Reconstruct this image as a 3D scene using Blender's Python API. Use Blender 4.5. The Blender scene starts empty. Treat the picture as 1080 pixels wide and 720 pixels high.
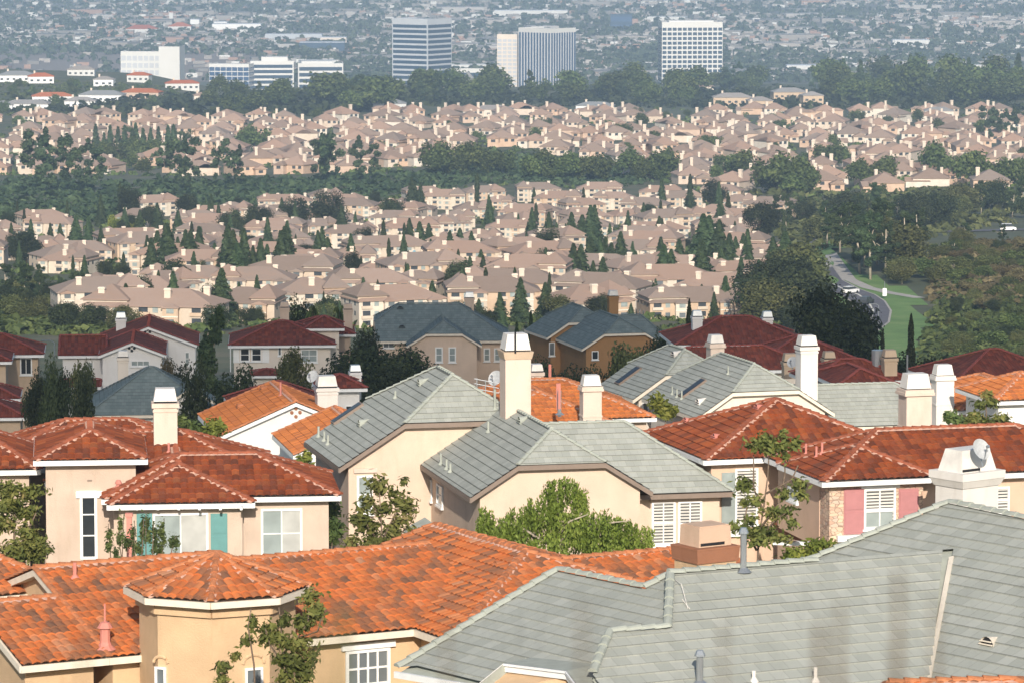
import bpy, bmesh, math, random
import numpy as np
from mathutils import Vector, Matrix
random.seed(7)
C = bpy.context.scene.collection
F = 4500.0                                  # focal length in pixels of the 1080 px wide photograph
TH = math.atan(505 / F)                     # downward pitch of the camera
CT, ST = math.cos(TH), math.sin(TH)
R = math.radians
UP = Vector((0, 0, 1))

# ---------------------------------------------------------------- sight lines (the camera stands at the origin)
def ray(px, py):
    x, y = (px - 540) / F, (360 - py) / F
    return Vector((x, CT + y * ST, -ST + y * CT))
def W(px, py, d):
    r = ray(px, py); return r * (d / r.y)
def onplane(px, py, p, n):
    r = ray(px, py); return r * (p.dot(n) / r.dot(n))
def proj(p):
    dep = p[1] * CT - p[2] * ST
    return 540 + F * p[0] / dep, 360 - F * (p[1] * ST + p[2] * CT) / dep

PROF = [(-200, 30), (-60, 8), (0, -1.7), (10, -3.6), (30, -8.5), (60, -16), (90, -22.5), (112, -27), (124, -28.5), (168, -31),
        (180, -32), (222, -36), (245, -37), (290, -42), (335, -45), (365, -47), (395, -51), (450, -57), (520, -66), (600, -74),
        (700, -83), (780, -89), (850, -92.5), (1000, -101), (1200, -111), (1500, -123), (2000, -142), (2500, -155),
        (3000, -165), (3250, -171), (3500, -188), (3750, -195), (4300, -225), (5000, -246), (9000, -252), (40000, -252)]
PD = np.array([a for a, b in PROF], float); PZ = np.array([b for a, b in PROF], float)
def terrain(x, d):
    z = np.interp(d, PD, PZ)
    k = np.clip((d - 900) / 500, 0, 1) * np.clip((4200 - d) / 800, 0, 1)
    z = z + k * (2.2 * np.sin(x / 150 + d / 310) + 1.6 * np.sin(x / 67 - d / 190))
    # the park on the right lies in a flat valley bottom
    z = z + 11 * np.clip((-.068 * d - x) / 60, 0, 1) * np.clip((d - 2850) / 250, 0, 1) * np.clip((3480 - d) / 120, 0, 1)
    t = np.clip((x - 0.062 * d) / (0.012 * d + 1), 0, 1) * np.clip((d - 600) / 150, 0, 1) * np.clip((1300 - d) / 180, 0, 1)
    zp = np.interp(d, [600, 780, 900, 1060, 1150, 1300], [-78, -90, -94.5, -97.5, -100, -112])
    return z * (1 - t) + zp * t
def tz(x, d): return float(terrain(np.float64(x), np.float64(d)))
GD = 100 * 1.003 ** np.arange(1520)
def ground_at(px, py, d0=100.0, d1=9000.0):
    r = ray(px, py); d = GD[(GD >= d0) & (GD <= d1)]
    below = d * (r.z / r.y) <= terrain(d * (r.x / r.y), d)
    return r * ((d[int(np.argmax(below))] if below.any() else d1) / r.y)

# ---------------------------------------------------------------- meshes
class MB:
    def __init__(s): s.v, s.f, s.uv = [], [], {}
    def poly(s, pts, uv=None):
        n = len(s.v); s.v += [tuple(p) for p in pts]; s.f.append(tuple(range(n, n + len(pts))))
        if uv: s.uv[len(s.f) - 1] = uv
    def box(s, o, a, b, c):
        o, a, b, c = map(Vector, (o, a, b, c)); n = len(s.v)
        s.v += [tuple(p) for p in (o, o + a, o + a + b, o + b, o + c, o + a + c, o + a + b + c, o + b + c)]
        s.f += [tuple(n + i for i in q) for q in ((0, 3, 2, 1), (4, 5, 6, 7), (0, 1, 5, 4), (1, 2, 6, 5), (2, 3, 7, 6), (3, 0, 4, 7))]
    def frustum(s, c, a, b, wx, wy, h, tx, ty):        # c = centre of the base, a/b unit axes
        c = Vector(c); n = len(s.v)
        for z, x, y in ((0, wx, wy), (h, tx, ty)):
            for sx, sy in ((-1, -1), (1, -1), (1, 1), (-1, 1)):
                s.v.append(tuple(c + a * (sx * x / 2) + b * (sy * y / 2) + UP * z))
        s.f += [tuple(n + i for i in q) for q in ((0, 3, 2, 1), (4, 5, 6, 7), (0, 1, 5, 4), (1, 2, 6, 5), (2, 3, 7, 6), (3, 0, 4, 7))]
    def tube(s, pts, rads, k=7, cap=True):
        pts = [Vector(p) for p in pts]; n0 = len(s.v)
        for i, p in enumerate(pts):
            d = (pts[min(i + 1, len(pts) - 1)] - pts[max(i - 1, 0)]).normalized()
            a = d.orthogonal().normalized() if abs(d.z) < .9 else d.cross(Vector((1, 0, 0))).normalized()
            b = d.cross(a)
            for j in range(k):
                t = 2 * math.pi * j / k; s.v.append(tuple(p + (a * math.cos(t) + b * math.sin(t)) * rads[i]))
        for i in range(len(pts) - 1):
            for j in range(k):
                s.f.append((n0 + i * k + j, n0 + i * k + (j + 1) % k, n0 + (i + 1) * k + (j + 1) % k, n0 + (i + 1) * k + j))
        if cap:
            s.f.append(tuple(n0 + j for j in range(k))[::-1]); s.f.append(tuple(n0 + (len(pts) - 1) * k + j for j in range(k)))
    def mesh(s, name, mat, off=Vector((0, 0, 0)), smooth=False):
        me = bpy.data.meshes.new(name)
        me.from_pydata([(x - off.x, y - off.y, z - off.z) for x, y, z in s.v], [], s.f)
        if s.uv:
            ul = me.uv_layers.new(name='UVMap').data
            for i, p in enumerate(me.polygons):
                u = s.uv.get(i)
                if u:
                    for li, q in zip(p.loop_indices, u): ul[li].uv = q
        for m in (mat if isinstance(mat, (list, tuple)) else [mat]): me.materials.append(m)
        if smooth: me.polygons.foreach_set('use_smooth', [True] * len(me.polygons))
        me.update(); return me
def place(name, me, parent=None, loc=(0, 0, 0)):
    o = bpy.data.objects.new(name, me); C.objects.link(o); o.location = loc
    if parent: o.parent = parent
    return o
def tag(o, label, cat, group=None):
    o['label'] = label; o['category'] = cat
    if group: o['group'] = group
    return o
def empty(name, loc, label=None, cat=None, group=None, rz=0):
    o = bpy.data.objects.new(name, None); C.objects.link(o); o.location = loc; o.rotation_euler = (0, 0, rz)
    o.empty_display_size = .5
    if label: tag(o, label, cat, group)
    return o
def copy_tree(o, parent=None):
    c = o.copy(); C.objects.link(c)
    if parent: c.parent = parent
    for ch in list(o.children): copy_tree(ch, c)
    return c
def np_mesh(name, V, k, mat, rnd=None, smooth=False):
    """V: (n*k,3) vertices, every k of them one face; rnd: one value per face"""
    V = np.asarray(V, np.float32); nv = len(V); nf = nv // k
    me = bpy.data.meshes.new(name)
    me.vertices.add(nv); me.vertices.foreach_set('co', V.ravel())
    me.loops.add(nv); me.loops.foreach_set('vertex_index', np.arange(nv, dtype=np.int32))
    me.polygons.add(nf); me.polygons.foreach_set('loop_start', np.arange(0, nv, k, dtype=np.int32))
    me.update(calc_edges=True)
    if rnd is not None:
        a = me.attributes.new('rnd', 'FLOAT', 'FACE'); a.data.foreach_set('value', np.asarray(rnd, np.float32))
    for m in (mat if isinstance(mat, (list, tuple)) else [mat]): me.materials.append(m)
    me.validate(); return me

# ---------------------------------------------------------------- materials
def newmat(name):
    m = bpy.data.materials.new(name); m.use_nodes = True
    return m, m.node_tree.nodes, m.node_tree.links, m.node_tree.nodes['Principled BSDF']
def node(N, t, **kw):
    n = N.new(t)
    for k, v in kw.items():
        if k.startswith('i_'): n.inputs[k[2:].replace('_', ' ')].default_value = v
        else: setattr(n, k, v)
    return n
def math_n(N, L, op, a, b=None, clamp=False):
    n = N.new('ShaderNodeMath'); n.operation = op; n.use_clamp = clamp
    for i, x in enumerate((a, b)):
        if x is None: continue
        if isinstance(x, (int, float)): n.inputs[i].default_value = x
        else: L.new(x, n.inputs[i])
    return n.outputs[0]
def ramp(N, L, fac, cols, interp='LINEAR'):
    n = N.new('ShaderNodeValToRGB'); cr = n.color_ramp; cr.interpolation = interp
    while len(cr.elements) < len(cols): cr.elements.new(0.5)
    for e, (p, c) in zip(cr.elements, cols): e.position = p; e.color = (*c, 1)
    L.new(fac, n.inputs[0]); return n.outputs[0]
def mix(N, L, fac, a, b, mode='MIX'):
    n = N.new('ShaderNodeMix'); n.data_type = 'RGBA'; n.blend_type = mode
    for s, x in ((0, fac), (6, a), (7, b)):
        if isinstance(x, (int, float)): n.inputs[s].default_value = x
        elif isinstance(x, tuple): n.inputs[s].default_value = (*x, 1)
        else: L.new(x, n.inputs[s])
    return n.outputs[2]
def noise(N, L, vec, scale, detail=3, rough=.55):
    n = N.new('ShaderNodeTexNoise'); n.inputs['Scale'].default_value = scale; n.inputs['Detail'].default_value = detail
    n.inputs['Roughness'].default_value = rough
    if vec is not None: L.new(vec, n.inputs['Vector'])
    return n.outputs['Fac']
def stucco(name, col, var=.12, stain=.25, rough=.9):
    m, N, L, P = newmat(name)
    g = N.new('ShaderNodeNewGeometry'); pos = g.outputs['Position']
    mp = node(N, 'ShaderNodeMapping'); mp.inputs['Scale'].default_value = (1.1, 1.1, .28); L.new(pos, mp.inputs[0])
    f = noise(N, L, pos, .9, 4); f2 = noise(N, L, mp.outputs[0], 1.6, 4, .65)
    a = ramp(N, L, f, [(.25, tuple(c * (1 - var) for c in col)), (.75, tuple(min(1, c * (1 + var * .6)) for c in col))])
    k = ramp(N, L, f2, [(.5, (0, 0, 0)), (.8, (stain,) * 3)])
    L.new(mix(N, L, k, a, tuple(c * q for c, q in zip(col, (.62, .58, .52)))), P.inputs['Base Color'])
    b = node(N, 'ShaderNodeBump', i_Strength=.45, i_Distance=.03); L.new(noise(N, L, pos, 20, 4), b.inputs['Height']); L.new(b.outputs[0], P.inputs['Normal'])
    P.inputs['Roughness'].default_value = rough; P.inputs['Specular IOR Level'].default_value = .2
    return m
def plain(name, col, rough=.6, metal=0, var=.08, scale=3):
    m, N, L, P = newmat(name)
    g = N.new('ShaderNodeNewGeometry')
    f = noise(N, L, g.outputs['Position'], scale, 4, .6)
    L.new(ramp(N, L, f, [(.3, tuple(c * (1 - var) for c in col)), (.7, tuple(min(1, c * (1 + var)) for c in col))]), P.inputs['Base Color'])
    P.inputs['Roughness'].default_value = rough; P.inputs['Metallic'].default_value = metal
    return m
def tile_mat(name, cols, bump=False, p=.27, c=.40, cluster=.55, grey=.25, vary=.45):
    """clay barrel tiles; every tile has its own tint (UV in metres)"""
    m, N, L, P = newmat(name)
    uv = N.new('ShaderNodeUVMap'); sp = N.new('ShaderNodeSeparateXYZ'); L.new(uv.outputs[0], sp.inputs[0])
    oi = N.new('ShaderNodeObjectInfo')
    u, v = math_n(N, L, 'DIVIDE', sp.outputs[0], p), math_n(N, L, 'DIVIDE', sp.outputs[1], c)
    fu, fv = math_n(N, L, 'FLOOR', u), math_n(N, L, 'FLOOR', v)
    cb = N.new('ShaderNodeCombineXYZ'); L.new(fu, cb.inputs[0]); L.new(fv, cb.inputs[1]); L.new(oi.outputs['Random'], cb.inputs[2])
    wn = N.new('ShaderNodeTexWhiteNoise'); wn.noise_dimensions = '3D'; L.new(cb.outputs[0], wn.inputs['Vector'])
    cl = noise(N, L, cb.outputs[0], .23, 3, .6)
    t = math_n(N, L, 'ADD', math_n(N, L, 'MULTIPLY', wn.outputs['Value'], 1 - cluster), math_n(N, L, 'MULTIPLY', cl, cluster * 1.0))
    col = ramp(N, L, t, cols)
    g = N.new('ShaderNodeNewGeometry')
    dirt = ramp(N, L, noise(N, L, g.outputs['Position'], 1.7, 5, .65), [(.42, (0, 0, 0)), (.75, (grey,) * 3)])
    col = mix(N, L, dirt, col, (.14, .11, .09))
    wn2 = N.new('ShaderNodeTexWhiteNoise'); wn2.noise_dimensions = '3D'
    vm = node(N, 'ShaderNodeVectorMath', operation='ADD'); vm.inputs[1].default_value = (13.3, 7.7, 3.1); L.new(cb.outputs[0], vm.inputs[0]); L.new(vm.outputs[0], wn2.inputs['Vector'])
    hs = N.new('ShaderNodeHueSaturation'); L.new(col, hs.inputs['Color']); L.new(math_n(N, L, 'ADD', math_n(N, L, 'MULTIPLY', wn2.outputs['Value'], vary), 1 - vary * .5), hs.inputs['Value'])
    L.new(hs.outputs[0], P.inputs['Base Color'])
    P.inputs['Roughness'].default_value = .85; P.inputs['Specular IOR Level'].default_value = .2
    if bump:
        h = math_n(N, L, 'ABSOLUTE', math_n(N, L, 'SINE', math_n(N, L, 'MULTIPLY', u, math.pi)))
        s = math_n(N, L, 'SUBTRACT', 1.0, math_n(N, L, 'FRACT', v))
        b = node(N, 'ShaderNodeBump', i_Strength=.8, i_Distance=.05)
        L.new(math_n(N, L, 'ADD', h, s), b.inputs['Height']); L.new(b.outputs[0], P.inputs['Normal'])
    return m
def shingle_mat(name, cols, bump=False, p=.33, c=.36, gap=.09):
    m, N, L, P = newmat(name)
    uv = N.new('ShaderNodeUVMap'); sp = N.new('ShaderNodeSeparateXYZ'); L.new(uv.outputs[0], sp.inputs[0])
    oi = N.new('ShaderNodeObjectInfo')
    v = math_n(N, L, 'DIVIDE', sp.outputs[1], c); fv = math_n(N, L, 'FLOOR', v)
    u = math_n(N, L, 'ADD', math_n(N, L, 'DIVIDE', sp.outputs[0], p), math_n(N, L, 'MULTIPLY', math_n(N, L, 'FRACT', math_n(N, L, 'MULTIPLY', fv, .5)), 1.0))
    fu = math_n(N, L, 'FLOOR', u)
    cb = N.new('ShaderNodeCombineXYZ'); L.new(fu, cb.inputs[0]); L.new(fv, cb.inputs[1]); L.new(oi.outputs['Random'], cb.inputs[2])
    wn = N.new('ShaderNodeTexWhiteNoise'); wn.noise_dimensions = '3D'; L.new(cb.outputs[0], wn.inputs['Vector'])
    g = N.new('ShaderNodeNewGeometry')
    w = noise(N, L, g.outputs['Position'], .5, 5, .65)
    t = math_n(N, L, 'ADD', math_n(N, L, 'MULTIPLY', wn.outputs['Value'], .5), math_n(N, L, 'MULTIPLY', w, .5))
    col = ramp(N, L, t, cols)
    mp = node(N, 'ShaderNodeMapping'); mp.inputs['Scale'].default_value = (2.2, .35, .35); L.new(g.outputs['Position'], mp.inputs[0])
    st = ramp(N, L, noise(N, L, mp.outputs[0], .8, 4, .6), [(.5, (0, 0, 0)), (.8, (.4, .4, .4))])
    col = mix(N, L, st, col, tuple(x * .72 for x in cols[0][1]))
    # the open joint below every course
    wn3 = N.new('ShaderNodeTexWhiteNoise'); wn3.noise_dimensions = '1D'; L.new(fv, wn3.inputs['W'])
    joint = math_n(N, L, 'LESS_THAN', math_n(N, L, 'FRACT', v), math_n(N, L, 'MULTIPLY', math_n(N, L, 'ADD', wn3.outputs['Value'], .35), gap))
    side = math_n(N, L, 'LESS_THAN', math_n(N, L, 'FRACT', u), .04)
    j = math_n(N, L, 'MAXIMUM', joint, math_n(N, L, 'MULTIPLY', side, .5))
    col = mix(N, L, math_n(N, L, 'MULTIPLY', j, .62), col, (.06, .055, .05))
    L.new(col, P.inputs['Base Color']); P.inputs['Roughness'].default_value = .9; P.inputs['Specular IOR Level'].default_value = .15
    return m
def leaf_mat(name, cols, trans=.3):
    m, N, L, P = newmat(name)
    at = N.new('ShaderNodeAttribute'); at.attribute_name = 'rnd'
    oi = N.new('ShaderNodeObjectInfo')
    col = ramp(N, L, at.outputs['Fac'], cols)
    hs = N.new('ShaderNodeHueSaturation'); L.new(col, hs.inputs['Color'])
    L.new(math_n(N, L, 'ADD', math_n(N, L, 'MULTIPLY', oi.outputs['Random'], .5), .75), hs.inputs['Value'])
    L.new(math_n(N, L, 'ADD', math_n(N, L, 'MULTIPLY', oi.outputs['Random'], .03), .485), hs.inputs['Hue'])
    P.inputs['Roughness'].default_value = .7; P.inputs['Specular IOR Level'].default_value = .25
    L.new(hs.outputs[0], P.inputs['Base Color'])
    tr = N.new('ShaderNodeBsdfTranslucent'); L.new(hs.outputs[0], tr.inputs[0])
    ms = N.new('ShaderNodeMixShader'); ms.inputs[0].default_value = trans
    L.new(P.outputs[0], ms.inputs[1]); L.new(tr.outputs[0], ms.inputs[2]); L.new(ms.outputs[0], N['Material Output'].inputs[0])
    return m
def pane_mat(name, col, slat=0, refl=.5, rough=.12, dark=(.03, .035, .04)):
    """a window pane; slat > 0: blinds with that spacing behind the glass"""
    m, N, L, P = newmat(name)
    g = N.new('ShaderNodeNewGeometry')
    f = noise(N, L, g.outputs['Position'], 1.3, 2)
    c = ramp(N, L, f, [(.35, tuple(x * .8 for x in col)), (.65, col)])
    if slat:
        sp = N.new('ShaderNodeSeparateXYZ'); L.new(g.outputs['Position'], sp.inputs[0])
        k = math_n(N, L, 'GREATER_THAN', math_n(N, L, 'FRACT', math_n(N, L, 'DIVIDE', sp.outputs[2], slat)), .55)
        c = mix(N, L, k, c, dark)
    L.new(c, P.inputs['Base Color']); P.inputs['Roughness'].default_value = rough; P.inputs['Specular IOR Level'].default_value = refl
    return m

ORANGE = [(.28, (.22, .105, .06)), (.40, (.33, .13, .06)), (.47, (.44, .14, .048)), (.54, (.51, .145, .042)), (.64, (.55, .175, .055)), (.76, (.46, .22, .12))]
RUST = [(.2, (.12, .036, .018)), (.38, (.19, .046, .018)), (.55, (.25, .058, .019)), (.72, (.30, .078, .024)), (.92, (.26, .11, .05))]
BRIGHT = [(.2, (.38, .13, .05)), (.5, (.52, .17, .05)), (.75, (.60, .20, .055)), (.95, (.50, .22, .09))]
MAROON = [(.2, (.13, .032, .022)), (.5, (.20, .045, .026)), (.8, (.26, .062, .032))]
PINK = [(.2, (.40, .26, .20)), (.5, (.50, .33, .26)), (.85, (.58, .41, .33))]
M = {}
M['orange'] = tile_mat('clay_orange', ORANGE, cluster=.62, vary=.2); M['rust'] = tile_mat('clay_rust', RUST, cluster=.5, p=.3, c=.42, vary=.28)
M['bright'] = tile_mat('clay_bright', BRIGHT, cluster=.5, grey=.12, vary=.25, p=.3, c=.42); M['maroon'] = tile_mat('clay_maroon', MAROON, bump=True)
GREY = [(.25, (.325, .338, .302)), (.5, (.36, .372, .332)), (.8, (.40, .41, .37))]
SLATE = [(.25, (.15, .19, .185)), (.55, (.185, .225, .215)), (.85, (.22, .26, .245))]
M['grey'] = shingle_mat('grey_shingle', GREY); M['greybig'] = shingle_mat('grey_shingle_large', GREY, p=.42, c=.42, gap=.07)
M['slate'] = shingle_mat('slate_shingle', SLATE)
M['cap_orange'] = plain('cap_orange', (.46, .17, .07), .85, var=.35, scale=2.6); M['cap_rust'] = plain('cap_rust', (.29, .085, .04), .85, var=.3, scale=2.6)
M['cap_maroon'] = plain('cap_maroon', (.25, .06, .045), .85, var=.25, scale=2.6)
M['cap_grey'] = plain('cap_grey', (.36, .38, .33), .9, var=.12, scale=3); M['cap_slate'] = plain('cap_slate', (.14, .18, .185), .9, var=.1)
M['mortar'] = plain('mortar', (.52, .31, .23), .95, var=.18, scale=6)
M['white'] = plain('white_paint', (.80, .80, .78), .5, var=.05); M['brownfascia'] = plain('brown_fascia', (.22, .165, .13), .6)
M['creamfascia'] = plain('cream_fascia', (.74, .66, .54), .55)
M['L'] = stucco('stucco_sand', (.56, .44, .35), .12, .4); M['B'] = stucco('stucco_cream', (.64, .50, .39), .09, .3); M['Rw'] = stucco('stucco_peach', (.63, .45, .33), .10, .3)
M['F1'] = stucco('stucco_ochre', (.62, .43, .26), .15, .35); M['Wh'] = stucco('stucco_white', (.77, .75, .72), .05, .2)
M['Gw'] = stucco('stucco_offwhite', (.72, .64, .55), .06, .2); M['tan'] = stucco('stucco_tan', (.55, .42, .30)); M['brown'] = stucco('stucco_brown', (.34, .19, .085), .1)
M['ROw'] = stucco('stucco_butter', (.80, .66, .43), .05); M['chim'] = stucco('stucco_pinkwhite', (.66, .54, .45), .07, .4); M['chimw'] = stucco('stucco_chalk', (.73, .69, .64), .06, .35)
M['capwhite'] = plain('cap_white', (.72, .68, .62), .5, var=.12, scale=2); M['black'] = plain('black_slot', (.012, .012, .014), .8)
M['chbrown'] = stucco('stucco_terracotta', (.33, .15, .085), .1); M['pinkpaint'] = plain('terracotta_paint', (.58, .22, .17), .6); M['metal'] = plain('grey_metal', (.42, .44, .45), .4, .7)
M['teal'] = plain('teal_paint', (.11, .27, .26), .5, var=.06); M['rose'] = plain('rose_paint', (.44, .19, .19), .55, var=.07)
M['blind'] = pane_mat('pane_blind', (.50, .50, .47), 0, .4); M['greyblind'] = pane_mat('pane_greyblind', (.33, .38, .37), 0, .5); M['dark'] = pane_mat('pane_dark', (.035, .04, .045), 0, .6, .06)
M['louver'] = pane_mat('pane_louver', (.70, .68, .63), .13, .3, dark=(.10, .10, .10)); M['midpane'] = pane_mat('pane_mid', (.16, .18, .19), 0, .6)
M['glass'] = pane_mat('skylight_glass', (.02, .022, .025), 0, .3, .35); M['dish'] = plain('dish_grey', (.45, .46, .46), .4, var=.15, scale=9)
M['bark'] = plain('bark', (.16, .115, .08), .95, var=.4, scale=9); M['palebark'] = plain('pale_bark', (.42, .36, .28), .95, var=.25, scale=7)
def stone_mat():
    m, N, L, P = newmat('field_stone')
    g = N.new('ShaderNodeNewGeometry'); mp = node(N, 'ShaderNodeMapping'); mp.inputs['Scale'].default_value = (3.6, 3.6, 8.0); L.new(g.outputs['Position'], mp.inputs[0])
    v = N.new('ShaderNodeTexVoronoi'); v.inputs['Scale'].default_value = 1.0; L.new(mp.outputs[0], v.inputs['Vector'])
    e = N.new('ShaderNodeTexVoronoi'); e.feature = 'DISTANCE_TO_EDGE'; e.inputs['Scale'].default_value = 1.0; L.new(mp.outputs[0], e.inputs['Vector'])
    sp = N.new('ShaderNodeSeparateColor'); L.new(v.outputs['Color'], sp.inputs[0])
    c = ramp(N, L, sp.outputs[0], [(0, (.52, .33, .24)), (.4, (.64, .45, .33)), (.7, (.70, .52, .36)), (1, (.54, .42, .34))])
    k = math_n(N, L, 'LESS_THAN', e.outputs['Distance'], .05)
    L.new(mix(N, L, k, c, (.28, .20, .15)), P.inputs['Base Color'])
    b = node(N, 'ShaderNodeBump', i_Strength=.7, i_Distance=.05); L.new(math_n(N, L, 'MINIMUM', e.outputs['Distance'], .15), b.inputs['Height']); L.new(b.outputs[0], P.inputs['Normal'])
    P.inputs['Roughness'].default_value = .9
    return m
M['stone'] = stone_mat()
# ---------------------------------------------------------------- houses
def facet_mesh(mb, poly, kind, fine):
    """roof covering on one convex, planar roof face: rows of real tiles or stepped shingle courses"""
    n = (poly[1] - poly[0]).cross(poly[2] - poly[0]).normalized()
    if n.z < 0: n = -n; poly = poly[::-1]
    u = UP.cross(n)
    u = u.normalized() if u.length > 1e-4 else Vector((1, 0, 0))
    v = n.cross(u)
    o = poly[0]; ou, ov = o.dot(u), o.dot(v)
    loc = [((q - o).dot(u), (q - o).dot(v)) for q in poly]
    if not kind:
        mb.poly([q + n * .02 for q in poly], [(a + ou, b + ov) for a, b in loc]); return
    p, c, amp, lift, k = {'barrel': (.27, .40, .055, .05, 6), 'barrelc': (.30, .42, .05, .045, 4), 'course': (1e9, .36, 0, .032, 1), 'coursebig': (1e9, .42, 0, .036, 1)}[kind]
    us = [a for a, b in loc]; vs = [b for a, b in loc]
    if p > 1e6: xs = np.array([min(us), max(us)]); hx = np.zeros(2)
    else:
        i0, i1 = math.floor((min(us) + ou) / p), math.ceil((max(us) + ou) / p)
        xs = np.arange(i0 * k, i1 * k + 1) / k * p - ou
        hx = amp * np.abs(np.sin(np.pi * np.arange(i0 * k, i1 * k + 1) / k)) ** .8
    j0, j1 = math.floor((min(vs) + ov) / c), math.ceil((max(vs) + ov) / c)
    yv, hv = [], []
    for j in range(j0, j1): yv += [j * c - ov, (j + 1) * c - ov - .004]; hv += [lift, 0]
    nx, ny = len(xs), len(yv)
    bm = bmesh.new(); g = []
    for y, h in zip(yv, hv): g.append([bm.verts.new((x, y, hh + h)) for x, hh in zip(xs, hx)])
    for r in range(ny - 1):
        a, b = g[r], g[r + 1]
        for q in range(nx - 1): bm.faces.new((a[q], a[q + 1], b[q + 1], b[q]))
    m = len(loc)
    for i in range(m):
        (x0, y0), (x1, y1) = loc[i], loc[(i + 1) % m]
        d = Vector((x1 - x0, y1 - y0, 0))
        if d.length < 1e-4: continue
        bmesh.ops.bisect_plane(bm, geom=bm.verts[:] + bm.edges[:] + bm.faces[:], plane_co=(x0, y0, 0), plane_no=(d.y, -d.x, 0), clear_outer=True)
    off = len(mb.v)
    for i, q in enumerate(bm.verts): q.index = i; mb.v.append(tuple(o + u * q.co.x + v * q.co.y + n * (q.co.z + .012)))
    for f in bm.faces:
        cu, cv = f.calc_center_median().x + ou, f.calc_center_median().y + ov
        cj = math.floor(cv / c) + .5
        mb.uv[len(mb.f)] = [(q.co.x + ou, min(max(q.co.y + ov, (cj - .5) * c + 1e-4), (cj + .5) * c - 1e-4)) for q in f.verts]
        mb.f.append(tuple(off + q.index for q in f.verts))
    bm.free()

CAP = {'orange': 'cap_orange', 'rust': 'cap_rust', 'bright': 'cap_orange', 'maroon': 'cap_maroon', 'grey': 'cap_grey', 'greybig': 'cap_grey', 'slate': 'cap_slate'}
def caps(mbc, mbm, P, Q, n0, r=.13, seg=.40):
    """a line of overlapping ridge tiles bedded in a scalloped mortar strip"""
    d = (Q - P); L = d.length
    if L < .2: return
    d /= L; s = d.cross(UP).normalized(); t = s.cross(d)
    if t.z < 0: t = -t
    k = max(1, round(L / seg)); st = L / k
    for i in range(k):
        a, b = P + d * (st * i - .03), P + d * (st * (i + 1))
        if P.z > Q.z: ra, rb, la, lb = r * .86, r, .03, .06
        else: ra, rb, la, lb = r, r * .86, .06, .03
        o = len(mbc.v)
        for c, rr, l in ((a, ra, la), (b, rb, lb)):
            for j in range(6):
                th = math.pi * j / 5
                mbc.v.append(tuple(c + s * (math.cos(th) * rr) + t * (math.sin(th) * rr * .85 + l)))
        for j in range(5): mbc.f.append((o + j, o + j + 1, o + 7 + j, o + 6 + j))
        mbc.f.append(tuple(o + j for j in range(6))); mbc.f.append(tuple(o + 6 + j for j in range(6)))
    if mbm is not None:
        k = max(2, round(L / .15))
        for i in range(k):
            a, b = P + d * (L * i / k), P + d * (L * (i + 1) / k)
            wa, wb = (r + .12, r + .045) if i % 2 else (r + .045, r + .12)
            for sg in (-1, 1):
                mbm.poly([a + t * .11, b + t * .11, b + s * (sg * wb) + t * .0, a + s * (sg * wa) + t * .0])

class House:
    def __init__(s, name, label, base, cat='house', group=None):
        s.base = Vector(base); s.root = empty(name, s.base, label, cat, group); s.facets = []; s.blocks = []
        s.groups = []; s.newgroup()
    def newgroup(s):                        # every roof block gets a roof, caps, fascia and wall of its own
        s.roofs, s.capmb, s.mort, s.fasc, s.walls = g = ({}, {}, MB(), {}, {}); s.groups.append(g)
    def part(s, name, mb, mat, parent=None, label=None, smooth=False):
        if not mb.v: return None
        o = place(name, mb.mesh(name, mat, s.base, smooth), parent or s.root)
        if label: o['label'] = label
        return o
    def add_facet(s, poly, mat, kind):
        a = (poly[1] - poly[0]).cross(poly[2] - poly[0]).normalized()
        if a.z < 0: a = -a
        c = sum(poly, Vector()) / len(poly)
        if a.dot(-c.normalized()) < -.12: kind = None
        facet_mesh(s.roofs.setdefault(mat, MB()), list(poly), kind, True)
        s.facets.append((poly, a))
    def roofhit(s, px, py):
        best = None
        for poly, n in s.facets:
            r = ray(px, py)
            if abs(r.dot(n)) < 1e-6: continue
            q = onplane(px, py, poly[0], n)
            sg = [(poly[(i + 1) % len(poly)] - poly[i]).cross(q - poly[i]).dot(n) for i in range(len(poly))]
            if all(x >= -1e-6 for x in sg) or all(x <= 1e-6 for x in sg):
                if best is None or q.y < best[0].y: best = (q, n)
        if best is None: best = min(((onplane(px, py, poly[0], n), n) for poly, n in s.facets), key=lambda t: (t[0] - sum(s.facets[0][0], Vector()) / 3).length)
        return best
    def finish(s, roof_name='roof'):
        for roofs, capmb, mort, fasc, walls in s.groups:
            first = None
            for mat, mb in roofs.items():
                o = s.part(roof_name, mb, M[mat]); s.roof_obj = o
                if o and mat in capmb: s.part('ridge_cap', capmb[mat], M[CAP[mat]], o)
                if first is None: first = o; s.part('mortar', mort, M['mortar'], o)
            for mat, mb in walls.items(): s.part('wall', mb, M[mat])
            for mat, mb in fasc.items(): s.part('fascia', mb, M[mat])

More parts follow.
